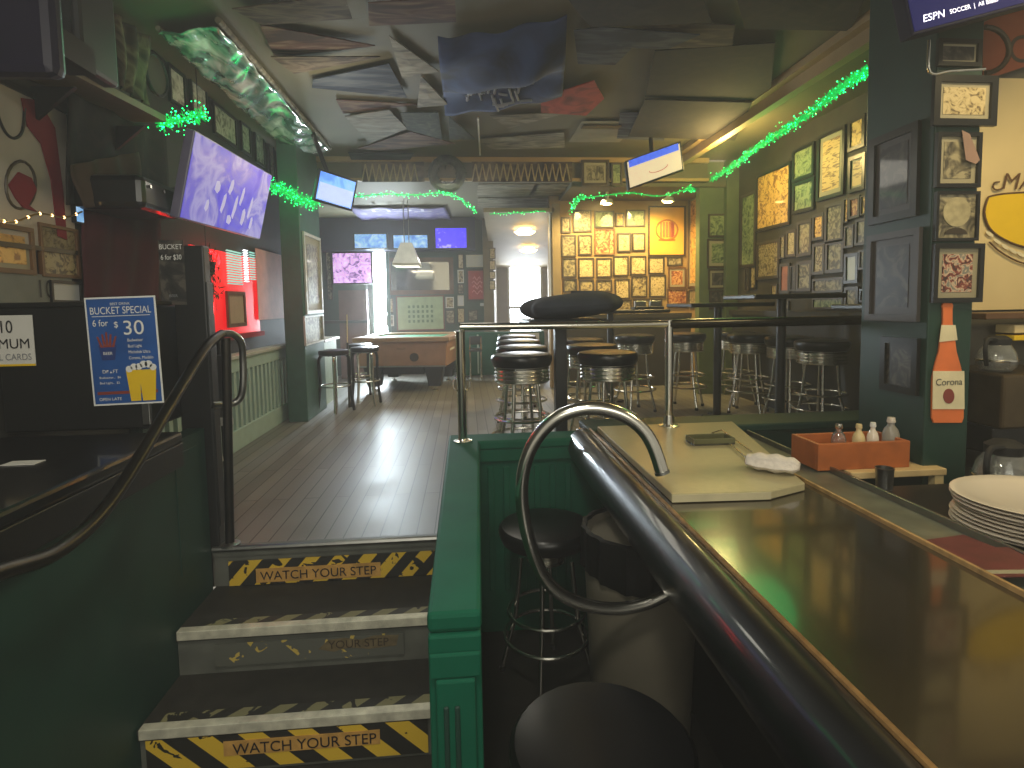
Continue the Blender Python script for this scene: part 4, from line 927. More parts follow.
# ---------------------------------------------------------------- televisions
def tv(label, tl, u, v, w, h, m, depth=.05, bez=.018, cas=black, group='televisions', mount=None):
    """tl top left corner of the screen as seen, u right, v down"""
    tl = Vector(tl); u = Vector(u).normalized(); v = Vector(v).normalized(); n = v.cross(u)   # n towards the viewer
    c = tl+u*w/2+v*h/2; t = thing('television', label, 'television', c, group)
    MB().obox(c-n*depth/2, u*w/2, v*h/2, n*depth/2).build('casing', cas, t, bev=.006)
    MB().obox(c+n*.002, u*(w/2-bez), v*(h/2-bez), n*.002).build('screen', m, t)
    if mount: MB().tube([c-n*depth, Vector(mount)], .02, 10).build('mount_arm', black, t)
    return t, c, u, v, n
TLb = PY(195, 130, 3.05); TRb = PY(272, 175, 4.08)
BLb = PY(178, 218, 3.05)
u = (TRb-TLb); v = (BLb-TLb)
u.normalize(); v = (v-u*v.dot(u)).normalized()
t, c, u, v, n = tv('large television tilted down on the left wall playing football', TLb, u, v, (TRb-TLb).length, (BLb-TLb).length*1.0, glow_blue, cas=mat('white_bezel', (110, 106, 130), .3), bez=.008, mount=(-1.84, 3.6, 1.8))
fig_m = mat('player_image', (170, 164, 204), .3, emit=(190, 186, 215), es=.4)
for a, b, w_, h_, tl in ((-.20, .0, .05, .05, .3), (-.10, .08, .03, .09, .25), (-.04, -.03, .035, .07, .3), (.05, .08, .03, .11, .2), (.12, .0, .028, .09, .25), (.18, .12, .04, .08, .15), (.26, .05, .025, .11, .2), (.0, .16, .05, .04, .1), (.31, .14, .03, .06, .2), (-.28, .12, .03, .05, .3)):
    p = c+u*a+v*b+n*.005; d_ = (v*math.cos(tl)-u*math.sin(tl)); e3 = (u*math.cos(tl)+v*math.sin(tl))
    MB().prism([p-e3*w_*.5-d_*h_*.5, p-d_*h_*.75, p+e3*w_*.5-d_*h_*.5, p+e3*w_*.7, p+e3*w_*.4+d_*h_*.6, p-e3*w_*.4+d_*h_*.5], n*.002).build('player_figure', fig_m, t)
T2 = PY(319, 168, 4.9); t2r = PY(358, 181, 5.1); t2b = PY(313, 201, 4.9)
t, c, u, v, n = tv('small bright television angled from the ceiling before green column', T2, t2r-T2, t2b-T2, (t2r-T2).length, .27, scr_blue, mount=(-1.3, 5.1, 2.65))
MB().obox(c+n*.005+v*.04, u*.15, v*.07, n*.001).build('screen_image', mat('ice_image', (170, 185, 240), .3, emit=(176, 192, 245), es=.7), t)
T3 = PY(625, 161, 5.0); t3r = PY(681, 141, 5.0); t3b = PY(628, 187, 5.0)
t, c, u, v, n = tv('television above the lit picture wall showing a basketball court', T3, t3r-T3, t3b-T3, (t3r-T3).length, .26, scr_tan, mount=(1.75, 5.2, 2.65))
MB().obox(c+n*.005-v*.09, u*.24, v*.03, n*.001).build('screen_image', mat('crowd_image', (70, 100, 200), .3, emit=(70, 100, 220), es=.7, var=.5, scale=30), t)
lnm = MB().tube([c+n*.006+u*(.09*math.cos(k*math.pi/8)+.03)+v*(.03+.03*math.sin(k*math.pi/8)) for k in range(9)], .003, 5)
lnm.build('court_line', mat('court_red', (170, 80, 60), .4, emit=(170, 80, 60), es=.5), t)
# rear televisions on a dark bulkhead
struct('trim_6', bx(-2.3, .18, 8.7, 8.98, 1.93, 2.42), mat('bulkhead_paint', (44, 46, 70), .6))
for (x0_, y0_, x1_, y1_, m, lab, yy) in ((353, 233, 388, 249, scr_light, 'rear wall television at left showing two figures', 8.66), (392, 234, 429, 249, scr_light, 'rear wall television in the middle behind lamp shade', 8.66), (434, 227, 468, 249, scr_purple, 'rear wall television at right glowing violet blue', 8.66), (331, 252, 373, 284, scr_pink, 'pink violet television hung left of the bright rear door', 8.2)):
    a = PY(x0_, y0_, yy); b = PY(x1_, y1_, yy)
    tv(lab, a, X3, -Z3, b.x-a.x, a.z-b.z, m, .05, .02, mount=(b.x-.1 if 'pink' in lab else (a.x+b.x)/2, 8.98 if 'pink' in lab else 8.75, (a.z+b.z)/2))
# near top right television
a = PY(912, 36, 2.0); b = PY(1024, 6, 2.0); u = (b-a).normalized(); v = Vector((u.z, 0, -u.x))
t, c, u, v, n = tv('big dark navy television cut by the top right corner', a-v*.52+Vector((0, 0, 0)), u, v, .92, .52, scr_navy, .06, .012, cas=mat('navy_bezel', (22, 22, 46), .6, spec=.1), mount=(2.1, 2.4, 2.5))
bl = a-v*.035
text(t, 'lettering', 'ESPN', bl+u*.045+v*.0-n*-.006, u, -v, .026, scr_white, 'LEFT', shear=.2, squash=1.1)
text(t, 'lettering', 'SOCCER  |  All Bases', bl+u*.155-v*.004+n*.006, u, -v, .016, scr_white, 'LEFT')

# ---------------------------------------------------------------- garlands
def garland(label, pts, r_, nb, dens=55):
    t = thing('garland', label, 'garland', pts[len(pts)//2], 'green tinsel garlands')
    P_ = smoothpath(pts, 8); strands = MB(); bd = MB()
    L_ = sum((P_[i+1]-P_[i]).length for i in range(len(P_)-1))
    MB().tube(P_, .006, 6).build('cord', tinsel, t)
    for k in range(int(L_*dens*5)):
        s_ = random.random()*(len(P_)-1.001); i = int(s_); p = P_[i].lerp(P_[i+1], s_-i)
        d = Vector((random.gauss(0, 1), random.gauss(0, 1), random.gauss(0, 1))).normalized()*r_*random.uniform(.4, 1)
        w = Vector((random.gauss(0, 1), random.gauss(0, 1), random.gauss(0, 1))).normalized()*.004
        strands.add([p-w, p+w, p+w+d, p-w+d], [(0, 1, 2, 3)])
    strands.build('tinsel', tinsel, t, kind='stuff')
    for k in range(nb):
        s_ = random.random()*(len(P_)-1.001); i = int(s_); p = P_[i].lerp(P_[i+1], s_-i)+Vector((random.gauss(0, .5), random.gauss(0, .5), random.gauss(0, .5)))*r_
        q_ = random.uniform(.0022, .005); bd.lathe(p, [(q_*.3, -q_), (q_, 0), (q_*.3, q_)], 6)
    bd.build('glitter_lights', beads, t, kind='stuff')
garland('long green tinsel garland along the right ceiling beam', [PZ(870, 70, 2.47), PZ(845, 85, 2.45), PZ(800, 120, 2.45), PZ(765, 142, 2.45), PZ(730, 168, 2.44), PZ(700, 186, 2.42), PY(688, 189, 6.05)], .048, 330, 150)
garland('sparse green garland hanging over the lit picture wall', [PY(688, 189, 6.05), PY(660, 196, 6.0), PY(630, 193, 6.05), PY(600, 196, 6.0), PY(582, 198, 6.05)], .03, 40, 18)
garland('bright green garland clump at left end of lit wall', [PY(584, 196, 6.05), PY(576, 201, 6.05), PY(571, 210, 6.05)], .05, 40, 70)
garland('green tinsel clump behind large left television top', [PY(160, 124, 3.4), PY(180, 120, 3.4), PY(204, 114, 3.4)], .055, 110, 160)
garland('bushy green tinsel clump on top of the green column', [PY(272, 186, 5.32), PY(288, 192, 5.32), PY(300, 200, 5.32), PY(318, 203, 5.32)], .08, 160, 220)
garland('green garland swagged along the header above the pool table', [PY(355, 197, 6.0), PY(385, 194, 6.0), PY(415, 195, 6.0), PY(445, 193, 6.0), PY(462, 200, 6.0), PY(476, 212, 6.3)], .035, 120, 25)
garland('thin green dotted garland at the hall entrance top', [PY(490, 214, 6.85), PY(515, 213, 6.85), PY(545, 211, 6.85)], .02, 26, 12)

# ---------------------------------------------------------------- lamps
for px, py, lab in ((607, 204, 'left warm spot lamp above the lit picture wall'), (668, 202, 'right warm spot lamp above the lit picture wall')):
    p = PY(px, py, 6.5); t = thing('ceiling_spot', lab, 'lamp', (p.x, 6.5, 2.36), 'picture wall spots')
    MB().lathe((p.x, 6.5, p.z), [(.06, .05), (.075, .01), (.08, 0), (.06, .0), (.05, .03)], 20).build('housing', frame_wt, t, smooth=True)
    MB().lathe((p.x, 6.5, p.z-.012), [(.01, 0), (.045, .006), (.05, .02), (.0, .04)], 16).build('bulb', hot, t, smooth=True)
    MB().tube([(p.x, 6.5, p.z+.05), (p.x, 6.5, 2.37)], .02, 8).build('stem', frame_wt, t)
for y_, z_, x_, lab in ((7.9, 2.09, .86, 'near glowing lamp on the yellow hall ceiling'), (9.4, 1.98, 1.08, 'far glowing lamp on the yellow hall ceiling')):
    t = thing('hall_light', lab, 'lamp', (x_, y_, z_), 'hall ceiling lamps')
    MB().lathe((x_, y_, z_-.05), [(.02, 0), (.10, .012), (.14, .04), (.15, .05)], 24).build('diffuser', halls, t, smooth=True)
    MB().lathe((x_, y_, z_), [(.10, 0), (.10, .03), (.08, .045)], 24).build('base_plate', halls, t, smooth=True)
# pool table lamp
t = thing('pendant_lamp', 'white pyramid lampshade hanging above the pool table', 'lamp', (-.75, 7.3, 1.6))
def tri_ring(py, x0_, x1_, d): 
    a = PY(x0_, py, 7.3); b = PY(x1_, py, 7.3); return [Vector((a.x, 7.3-d, a.z)), Vector((b.x, 7.3-d, b.z)), Vector((b.x, 7.3+d*1.6, b.z)), Vector((a.x, 7.3+d*1.6, a.z))]
lo = tri_ring(264, 394, 420, .18); hi_ = tri_ring(243, 401, 412, .06)
MB().add(lo+hi_, [(0, 1, 5, 4), (1, 2, 6, 5), (2, 3, 7, 6), (3, 0, 4, 7), (4, 5, 6, 7)]).build('shade', lampshade, t, solid=.008)
MB().add([Vector((p.x, p.y, p.z-.0)) for p in lo]+[Vector((p.x, p.y, p.z-.03)) for p in lo], [(0, 1, 5, 4), (1, 2, 6, 5), (2, 3, 7, 6), (3, 0, 4, 7)]).build('rim', frame_wt, t, solid=.01)
for dx in (-.03, .03): MB().tube([((hi_[0].x+hi_[1].x)/2+dx, 7.32, hi_[0].z), ((hi_[0].x+hi_[1].x)/2+dx, 7.32, 2.42)], .006, 6).build('cord', steel, t)

# ---------------------------------------------------------------- pool table
pt = thing('pool_table', 'brown coin operated pool table with black legs at the rear', 'pool table', (0, 0, 0))
WX, LY = .55, 1.2
MB().prism([(-WX, 0, .33), (WX, 0, .33), (WX+.03, -.03, .66), (-WX-.03, -.03, .66)], (0, LY, 0)).build('cabinet', poolwood, pt, bev=.01)
MB().box(-WX-.06, WX+.06, -.06, .05, .66, .72).box(-WX-.06, WX+.06, LY-.08, LY+.03, .66, .72).box(-WX-.06, -WX+.05, .05, LY-.08, .66, .72).box(WX-.05, WX+.06, .05, LY-.08, .66, .72).build('rail', mat('pool_rail_wood', (150, 118, 84), .35), pt, bev=.01)
MB().box(-WX+.04, WX-.04, .04, LY-.06, .66, .69).build('playing_cloth', felt, pt)
MB().box(-WX-.002, WX+.002, -.012, .01, .33, .35).build('bottom_trim', steel, pt)
for x in (-WX+.16, WX-.16):
    for y_ in (.12, LY-.15):
        l = MB().prism([(x-.12, y_-.09, .33), (x+.12, y_-.09, .33), (x+.075, y_-.07, .07), (x-.075, y_-.07, .07)], (0, .17, 0)).build('leg', black, pt, bev=.01)
        MB().lathe((x, y_, 0), [(.04, 0), (.04, .02), (.015, .03), (.015, .08)], 14).build('leveller', chrome, l)
MB().box(-WX+.22, WX-.3, .12, .5, .22, .33).build('ball_return', black, pt, bev=.01)
MB().tube([(.16, -.012, .46), (.16, -.03, .46)], .055, 20).build('coin_mech', frame_dk, pt)
text(pt, 'lettering', 'VALLEY', (.0, -.022, .56), X3, Z3, .025, frame_dk)
MB().box(WX+.005, WX+.02, .25, .6, .52, .60).build('ball_window', white, pt)
pt.location = (-.80, 7.05, 0); pt.rotation_euler[2] = R(-8); pt.scale = (1, 1, .965)

# ---------------------------------------------------------------- left wall details
t = thing('radiator_cover', 'pale green slatted radiator cover along the left wall', 'radiator cover', (-1.8, 4.6, 0))
y0, y1 = 3.2, 5.70; XF = -1.75
MB().box(-1.85, XF, y0, y1, 0, .16).build('base_rail', ltgreen, t, bev=.006)
MB().box(-1.85, XF-.0, y0, y1, .60, .70).build('top_rail', ltgreen, t, bev=.004)
MB().box(-1.85, XF+.02, y0, y1, .70, .73).build('ledge', frame_wt, t, bev=.006)
MB().box(-1.85, -1.80, y0, y1, .16, .60).build('back_panel', dkgreen, t)
sl2 = MB()
k = y0+.03
while k < y1: sl2.box(-1.80, XF-.006, k, k+.045, .16, .60); k += .095
sl2.build('slats', ltgreen, t)
t = thing('radiator_cover', 'pale cover piece with ledge right of the green column', 'radiator cover', (-1.7, 6.5, 0))
MB().box(-2.28, -1.56, 6.22, 6.9, 0, .70).build('panel', ltgreen, t); MB().box(-2.28, -1.52, 6.22, 6.92, .70, .73).build('ledge', frame_wt, t, bev=.006)
# red lit window area
w3 = struct('window_3', MB().box(-1.85, -1.838, 3.98, 5.20, .88, 1.52), redpane)
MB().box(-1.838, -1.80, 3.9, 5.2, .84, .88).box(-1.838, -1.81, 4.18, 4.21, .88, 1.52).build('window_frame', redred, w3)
t = thing('window_blinds', 'bright slatted blinds beneath the large left television', 'blinds', PX(250, 290, -1.82))
a = PX(227, 252, -1.82); b = PX(243, 292, -1.82); m1 = MB(); m2 = MB(); m3 = MB()
def slats(mb, x0_, x1_, ya, yb, n_):
    p = PX(x0_, ya, -1.82); q_ = PX(x1_, yb, -1.82)
    for k in range(n_):
        z_ = p.z+(q_.z-p.z)*k/n_; mb.obox(Vector((-1.82, (p.y+q_.y)/2, z_)), Y3*(q_.y-p.y)/2, Vector((.006, 0, .004)), Vector((-.0006, 0, .001)))
slats(m1, 226, 243, 250, 287, 14); m1.build('teal_slats', tealblind, t); slats(m2, 243, 249, 250, 284, 14); m2.build('bright_slats', whiteblind, t); slats(m3, 249, 256, 252, 282, 12); m3.build('dim_slats', tealblind, t)
a = PX(255, 248, -1.83); b = PX(287, 318, -1.83)
t, q, u, v = poster('faded_poster', 'faded pinkish cream poster between red window and column', Vector((-1.83, a.y, b.z)), Y3, Z3, max(.2, b.y-a.y), a.z-b.z, mat('faded_pink_paper', (206, 134, 116), .7, var=.1))
picture('framed cream certificate against the red lit window', 0, -1.83, (225, 291, 245, 326), frame_br, mat('certificate_paper', (170, 150, 120), .6, var=.08), .03)
t = thing('neon_sign', 'red neon sign figure glowing by the left window', 'neon sign', PX(210, 300, -1.78))
def N(px, py): return PX(px, py, -1.79)
MB().tube(smoothpath([N(199, 258), N(208, 252), N(216, 254), N(219, 262), N(214, 270)]), .009, 8).build('neon_tube', neon, t, smooth=True)
MB().tube(smoothpath([N(207, 303), N(209, 315), N(211, 320), N(213, 315), N(213, 303)]), .009, 8).build('neon_tube', neon, t, smooth=True)
MB().tube([N(205, 258), N(205, 300)], .008, 8).build('backing_rod', black, t)
pl = MB()
for k in range(420):
    c_ = PX(207+random.gauss(0, 6), 280+random.gauss(0, 13) if k % 3 else 262+random.gauss(0, 5), -1.70+random.uniform(-.05, .05)); d = Vector((random.gauss(0, .4), random.gauss(0, 1), random.gauss(-.3, 1))).normalized()*.05; w = Vector((random.gauss(0, 1), random.gauss(0, 1), random.gauss(0, 1))).normalized()*.006
    pl.add([c_, c_+d*.5+w, c_+d, c_+d*.5-w], [(0, 1, 2, 3)])
t = thing('hanging_plant', 'dark leafy hanging plant in front of red window', 'plant', PX(207, 262, -1.7))
pl.build('foliage', mat('olive_leaf', (64, 70, 44), .7, var=.4, scale=20), t, kind='stuff')
p = PX(207, 268, -1.70); MB().lathe(p-Z3*.05, [(.03, 0), (.05, .03), (.055, .09), (.045, .09)], 16).build('pot', black, t, smooth=True)
MB().tube([p+Z3*.04, Vector((p.x, p.y, 2.65))], .003, 5).build('cord', black, t)

# ---------------------------------------------------------------- rear wall dressing
def rear(label, px, m, fm=frame_dk, fw=.03, yy=8.99, mt=None, grp='rear wall pictures', cat='picture'): return picture(label, 1, yy, px, fm, m, fw, mt, group=grp, cat=cat)
t = rear('wide brown framed mirror reflecting bottles above the green score sheet', (386, 258, 454, 294), glass_m2, frame_br, .07, cat='mirror')
t, c, u, v, n, wi, hi = rear('pale green score sheet in red brown frame behind pool table', (396, 296, 445, 330), mat('pale_green_sheet', (150, 170, 132), .5), mat('red_wood_frame', (110, 62, 44), .5), .02, cat='scoreboard')
ss = MB()
for i in range(6):
    for j in range(4): ss.obox(c+n*.009+u*wi*(-.5+i*.2)+v*hi*(-.5+j*.3), u*.018, v*.022, n*.001)
ss.build('score_pattern', mat('sheet_ink', (90, 120, 90), .6), t)
t, c, u, v, n, wi, hi = rear('tall red poster with pale script left of hall entrance', (466, 269, 488, 301), mat('red_poster', (160, 52, 52), .5, var=.1), frame_dk, .03, cat='poster')
ssm = MB()
for k, s_ in ((.45, .5), (.15, .7), (-.15, .6), (-.5, .7)): ssm.tube([c+n*.01+u*wi*s_*(a/6-.5)*1.6+v*(hi*k+.03*math.sin(a*1.6)) for a in range(7)], .01, 6)
ssm.build('script', mat('pink_ink', (206, 130, 126), .5), t)
for i, (px, lab) in enumerate((((457.5, 254, 464, 269), 'topmost in the thin column left of red poster'), ((457.5, 270, 464, 283), 'second in the thin column left of red poster'), ((457.5, 284, 464, 294), 'third in the thin column left of red poster'), ((457.5, 295.5, 464, 306), 'fourth in the thin column left of red poster'), ((457, 308, 465, 323), 'lowest in the thin column left of red poster'),
        ((445.5, 297, 454, 308), 'right of the score sheet, upper'), ((445.5, 310, 455, 324), 'right of the score sheet, lower'), ((466, 255, 487, 267), 'above the red poster'), ((386, 298, 394, 313), 'left of the score sheet, upper'), ((386, 315, 394, 326), 'left of the score sheet, lower'),
        ((468, 310, 478, 321), 'under the red poster, left'), ((480, 303, 488, 306), 'under the red poster, thin strip'))):
    rear('small pale framed picture '+lab, px, [K, S, G_, wp][i % 4], [frame_dk, frame_wt][i % 2], .015)
for px, lab in (((489, 248, 495.5, 259), 'topmost'), ((489, 260.5, 495.5, 270), 'second'), ((489, 271.5, 495.5, 279), 'third'), ((489, 280.5, 495.5, 290), 'lowest')):
    picture('small picture %s on the narrow strip beside the hall' % lab, 1, 8.85, px, frame_dk, K, .012, group='hall edge pictures')
struct('wall_hall_edge', MB().box(.30, .46, 8.86, 9.0, 0, 2.42), mat('strip_paint', (110, 100, 76), .6))
picture('framed cream certificate over the hall window, left', 1, 11.99, (517, 252, 530, 264), frame_br, wp, .02, group='hall pictures'); picture('framed cream certificate over the hall window, right', 1, 11.99, (531, 252, 545, 264), frame_br, K, .02, group='hall pictures')
for k, (x0_, yb) in enumerate(((549, 296), (553.5, 296))):
    a = PY(x0_, 212+k*6, 7.0); b = PY(x0_+2.2, yb, 7.0)
    tag(bx(a.x, b.x, 6.96, 7.0, b.z, a.z).build('light_strip', mat('lit_curtain_%d' % k, (230, 225, 205), .5)), 'narrow white vertical board at the hall right edge, %s' % ('left' if k == 0 else 'right'), 'board', 'hall edge boards')
# green doors and red round sign low behind the near stools
t = thing('rear_cabinet', 'green cabinet with pale door edges low behind the first stools', 'cabinet', (.4, 8.4, 0))
a = PY(458, 333, 8.4); b = PY(545, 376, 8.4)
MB().box(a.x, b.x, 8.4, 8.55, .02, a.z).build('body', green, t, bev=.01)
for px in (478, 499): p = PY(px, 350, 8.38); bx(p.x-.012, p.x+.012, 8.375, 8.4, .05, a.z-.03).build('door_edge', ltgreen, t)
t, q, u, v = poster('round_sign', 'red and white round emblem sign on the low green cabinet', PY(509, 352, 8.37), X3, Z3, .46, .28, white, cat='sign', th=.01)
MB().prism([q(.5+.42*math.cos(k*math.pi/14), .15+.8*math.sin(k*math.pi/14)) for k in range(15)], (0, -.004, 0)).build('red_disc', mat('sign_red', (200, 40, 50), .5), t)
t = thing('folding_chair', 'small chair frame by the low green cabinet', 'chair', (.05, 7.9, 0))
for px in (470, 481): 
    p = PY(px, 345, 7.9); MB().tube([(p.x, 7.9, 0), (p.x, 7.9, .62)], .012, 8).build('leg', chrome, t)
    MB().tube([(p.x, 8.2, 0), (p.x, 8.2, .42)], .012, 8).build('leg', chrome, t)
a = PY(469, 346, 7.9); b = PY(482, 346, 7.9); MB().box(a.x, b.x, 7.88, 8.22, .42, .45).build('seat', black, t, bev=.006); MB().box(a.x, b.x, 7.89, 7.91, .52, .64).build('backrest', black, t, bev=.006)
# left rear brown screens and shelf
t = thing('wood_partition', 'brown wooden partition left of the bright rear door', 'partition', (-1.9, 8.6, 0))
a = PY(338, 285, 8.6); b = PY(368, 330, 8.6)
MB().box(a.x, b.x, 8.6, 8.66, 0, 1.33).build('panel', mat('brown_partition', (112, 80, 66), .6, var=.15), t); MB().box(a.x-.3, b.x+.02, 8.5, 8.6, .84, .88).build('ledge', frame_dk, t)
picture('dim tall picture on the dark wall right of the green column', 1, 8.99, (325, 240, 333, 300), frame_dk, G_, .03)
t = thing('cue_stick', 'pool cue leaning upright near the arched stools', 'cue', PZ(347, 385, 0))
p = PY(346.5, 330, 6.1); MB().tube([(p.x, 6.1, 0), (p.x, 6.12, .7)], .012, 8).build('butt', frame_dk, t); MB().tube([(p.x, 6.12, .7), (p.x, 6.15, 1.0)], .006, 8).build('shaft', creamwall, t)

# ---------------------------------------------------------------- ceiling: flags, pennants, posters
def flat(name, label, cat, pix, m, z=None, th=.006, group='felt pennants on the ceiling'):
    z = z or random.uniform(2.59, 2.635); pts = [PZ(x, y_, z) for x, y_ in pix]
    c_ = sum(pts, Vector())/len(pts)
    fine = []
    for i in range(len(pts)):
        for k in range(8): fine.append(pts[i].lerp(pts[(i+1) % len(pts)], k/8))
    mb = MB(); n_ = len(fine); vs = []
    rings = 4
    for j in range(rings):
        f_ = 1-j/rings
        for i, p_ in enumerate(fine): vs.append(c_+(p_-c_)*f_+Z3*(-.004*(1-f_)))
    vs.append(c_-Z3*.005); fs = []
    for j in range(rings-1):
        for i in range(n_): fs.append((j*n_+i, j*n_+(i+1) % n_, (j+1)*n_+(i+1) % n_, (j+1)*n_+i))
    for i in range(n_): fs.append(((rings-1)*n_+i, (rings-1)*n_+(i+1) % n_, len(vs)-1))
    mb.add(vs, fs); o = mb.build(name, m, solid=th); return tag(o, label, cat, group)
pen = [
 ('dark maroon pennant at the ceiling left, pointing right', [(260, 24), (375, 45), (275, 57)], cloth_maroon),
 ('brown pennant just below the dark maroon ceiling pennant', [(271, 56), (380, 56), (294, 73)], cloth_brown),
 ('wide navy striped pennant with pointed left end', [(313, 79), (389, 63), (407, 97), (312, 87)], cloth_navy),
 ('thin maroon pennant under the wide navy striped one', [(336, 99), (418, 104), (343, 113)], cloth_maroon),
 ('grey triangular pennant left of the blue banner top', [(389, 35), (439, 71), (402, 77)], cloth_grey),
 ('small grey triangular pennant touching the blue banner', [(421, 75), (448, 104), (417, 107)], cloth_grey),
 ('pale creased pennant at the ceiling rear left', [(345, 116), (389, 109), (407, 128), (370, 143)], cloth_grey),
 ('square dark green pennant at ceiling rear left of centre', [(400, 112), (438, 112), (442, 139), (407, 129)], cloth_green),
 ('little dark pennant with white mark by the conduit', [(449, 116), (476, 139), (449, 139)], cloth_green),
 ('long pale pennant with point just below blue banner', [(490, 115), (568, 112), (508, 128)], cloth_grey),
 ('long flat tan pennant nearest the header beam', [(477, 139), (564, 132), (565, 147), (493, 149)], cloth_grey),
 ('thin red edged pennant at the rear left ceiling', [(358, 148), (410, 131), (455, 143), (380, 150)], cloth_maroon),
 ('navy pennant touching the header beam at left', [(348, 152), (414, 153), (408, 162), (352, 161)], cloth_navy),
 ('dark square banner right of small white poster', [(620, 112), (668, 112), (664, 140), (617, 138)], cloth_navy)]
for lab, pix, m in pen: flat('pennant', lab, 'pennant', pix, m)
flat('shirt', 'dark brown shirt spread on the ceiling at top left', 'shirt', [(232, 8), (345, -6), (352, 18), (262, 24)], cloth_brown, group='shirts on the ceiling')
flat('shirt', 'brown striped cloth at the ceiling top centre', 'shirt', [(368, 2), (455, -4), (456, 21), (369, 25)], cloth_maroon, group='shirts on the ceiling')
flat('shirt', 'large dark banner across the ceiling top right', 'banner', [(560, -12), (700, -14), (712, 22), (590, 26)], cloth_dark, group='shirts on the ceiling')
flat('shirt', 'dark jersey spread on ceiling left of right beam', 'shirt', [(655, 50), (775, 42), (770, 100), (645, 96)], cloth_dark, group='shirts on the ceiling')
flat('shirt', 'dark brown jersey behind the left one above court television', 'shirt', [(645, 99), (752, 102), (735, 140), (628, 136)], cloth_dark, group='shirts on the ceiling')
flat('shirt', 'black cloth at the top right ceiling corner', 'shirt', [(735, -10), (870, -14), (850, 30), (745, 28)], cloth_dark, group='shirts on the ceiling')
flat('shirt', 'rust brown cloth patch at top right of ceiling centre', 'shirt', [(640, 22), (735, 24), (732, 46), (655, 48)], cloth_brown, group='shirts on the ceiling')
flat('orange_cloth', 'crumpled orange red cloth pinned beside the blue banner', 'cloth', [(541, 102), (560, 91), (594, 80), (604, 98), (586, 115), (541, 112)], cloth_orange, group=None)
flat('dark_banner', 'folded dark blue banner on the ceiling right of blue one', 'banner', [(574, 30), (600, 26), (700, 34), (668, 48), (632, 47), (615, 64), (578, 63)], cloth_navy, group=None)
t, q, u, v = poster('ceiling_poster', 'small white poster with dark heading on the rear ceiling', PZ(582, 121, 2.63), X3, Y3, .5, .62, mat('dull_paper', (128, 124, 106), .8), cat='poster')
# lettering on the ceiling poster reads from below
MB().obox(PZ(601, 127, 2.622), X3*.17, Y3*.05, Z3*.003).build('heading', blackink, t)
flat('ceiling_panel', 'tan square light panel at the ceiling top left', 'panel', [(318, -12), (366, -14), (366, 15), (336, 20)], mat('tan_fabric', (116, 110, 86), .8), 2.62, group=None)
# big blue banner, sagging
A_, B_, C_, D__ = PZ(438, 36, 2.62), PZ(567, 18, 2.62), PZ(562, 100, 2.58), PZ(445, 113, 2.60)
ba = MB()
def bfn(u_, v_):
    p = (A_*(1-u_)+B_*u_)*(1-v_)+(D__*(1-u_)+C_*u_)*v_
    return p+Z3*(-.16*math.sin(math.pi*min(1, v_*1.5))*(.5+.5*math.sin(math.pi*u_))*(1-v_*.5)-.012*math.sin(u_*16+v_*7)-.02*math.sin(v_*13+u_*4))
ba.grid(bfn, 40, 30)
bo = thing('blue_banner', 'large blue cloth banner with white lettering sagging from ceiling', 'banner', A_)
ba.build('cloth', banner_m, bo, smooth=True, solid=.004)
st_ = MB()
random.seed(3)
for k in range(24):
    u0_ = .18+random.random()*.55; v0_ = .62+random.random()*.28; L_ = random.uniform(.03, .14); sl = random.choice([.1, -1.5, 1.2])
    st_.tube([bfn(u0_+L_*i/5*(1 if abs(sl) < 1 else .25), v0_+L_*i/5*sl)-Z3*.008 for i in range(6)], .010, 6)
st_.build('white_marks', mat('worn_white_print', (150, 154, 160), .8), bo)
# small banner with letters at the rear ceiling
vb = drape('violet_banner', 'violet and grey banner lying on the rear low ceiling', 'banner', [PZ(348, 208, 2.39), PZ(445, 207, 2.39), PZ(452, 222, 2.38), PZ(362, 220, 2.38)], banner2_m, .015)
ORG[vb.name] = Vector((0, 0, 0)); pv = PZ(400, 209, 2.34)
text(vb, 'lettering', 'TCU', pv, -X3, Y3, .22, mat('pale_violet_ink', (170, 166, 176), .8), squash=1.3)

# plastic wrapped posters along the left of the ceiling
wr = thing('wrapped_posters', 'green shiny plastic wrapped poster strip along left ceiling edge', 'poster', (-1.6, 4.2, 2.6))
P0, P1, P2, P3 = PZ(158, 30, 2.60), PZ(218, 22, 2.60), PZ(330, 150, 2.60), PZ(292, 152, 2.60)
def wfn(u_, v_):
    p = (P0*(1-u_)+P1*u_)*(1-v_)+(P3*(1-u_)+P2*u_)*v_
    return p+Z3*(-.02+.006*math.sin(v_*60+4*math.sin(u_*5+v_*9))+.008*math.sin(u_*11+v_*23)+.003*math.sin(v_*110+u_*30))
MB().grid(wfn, 16, 130).build('plastic_sheet', foil, wr, smooth=True, solid=.003)
MB().tube([P1+Z3*.01, P2+Z3*.01], .018, 8).build('edge_batten', cloth_grey, wr, smooth=True); MB().tube([P0+Z3*.01, P3+Z3*.01], .015, 8).build('edge_batten', cloth_grey, wr, smooth=True)
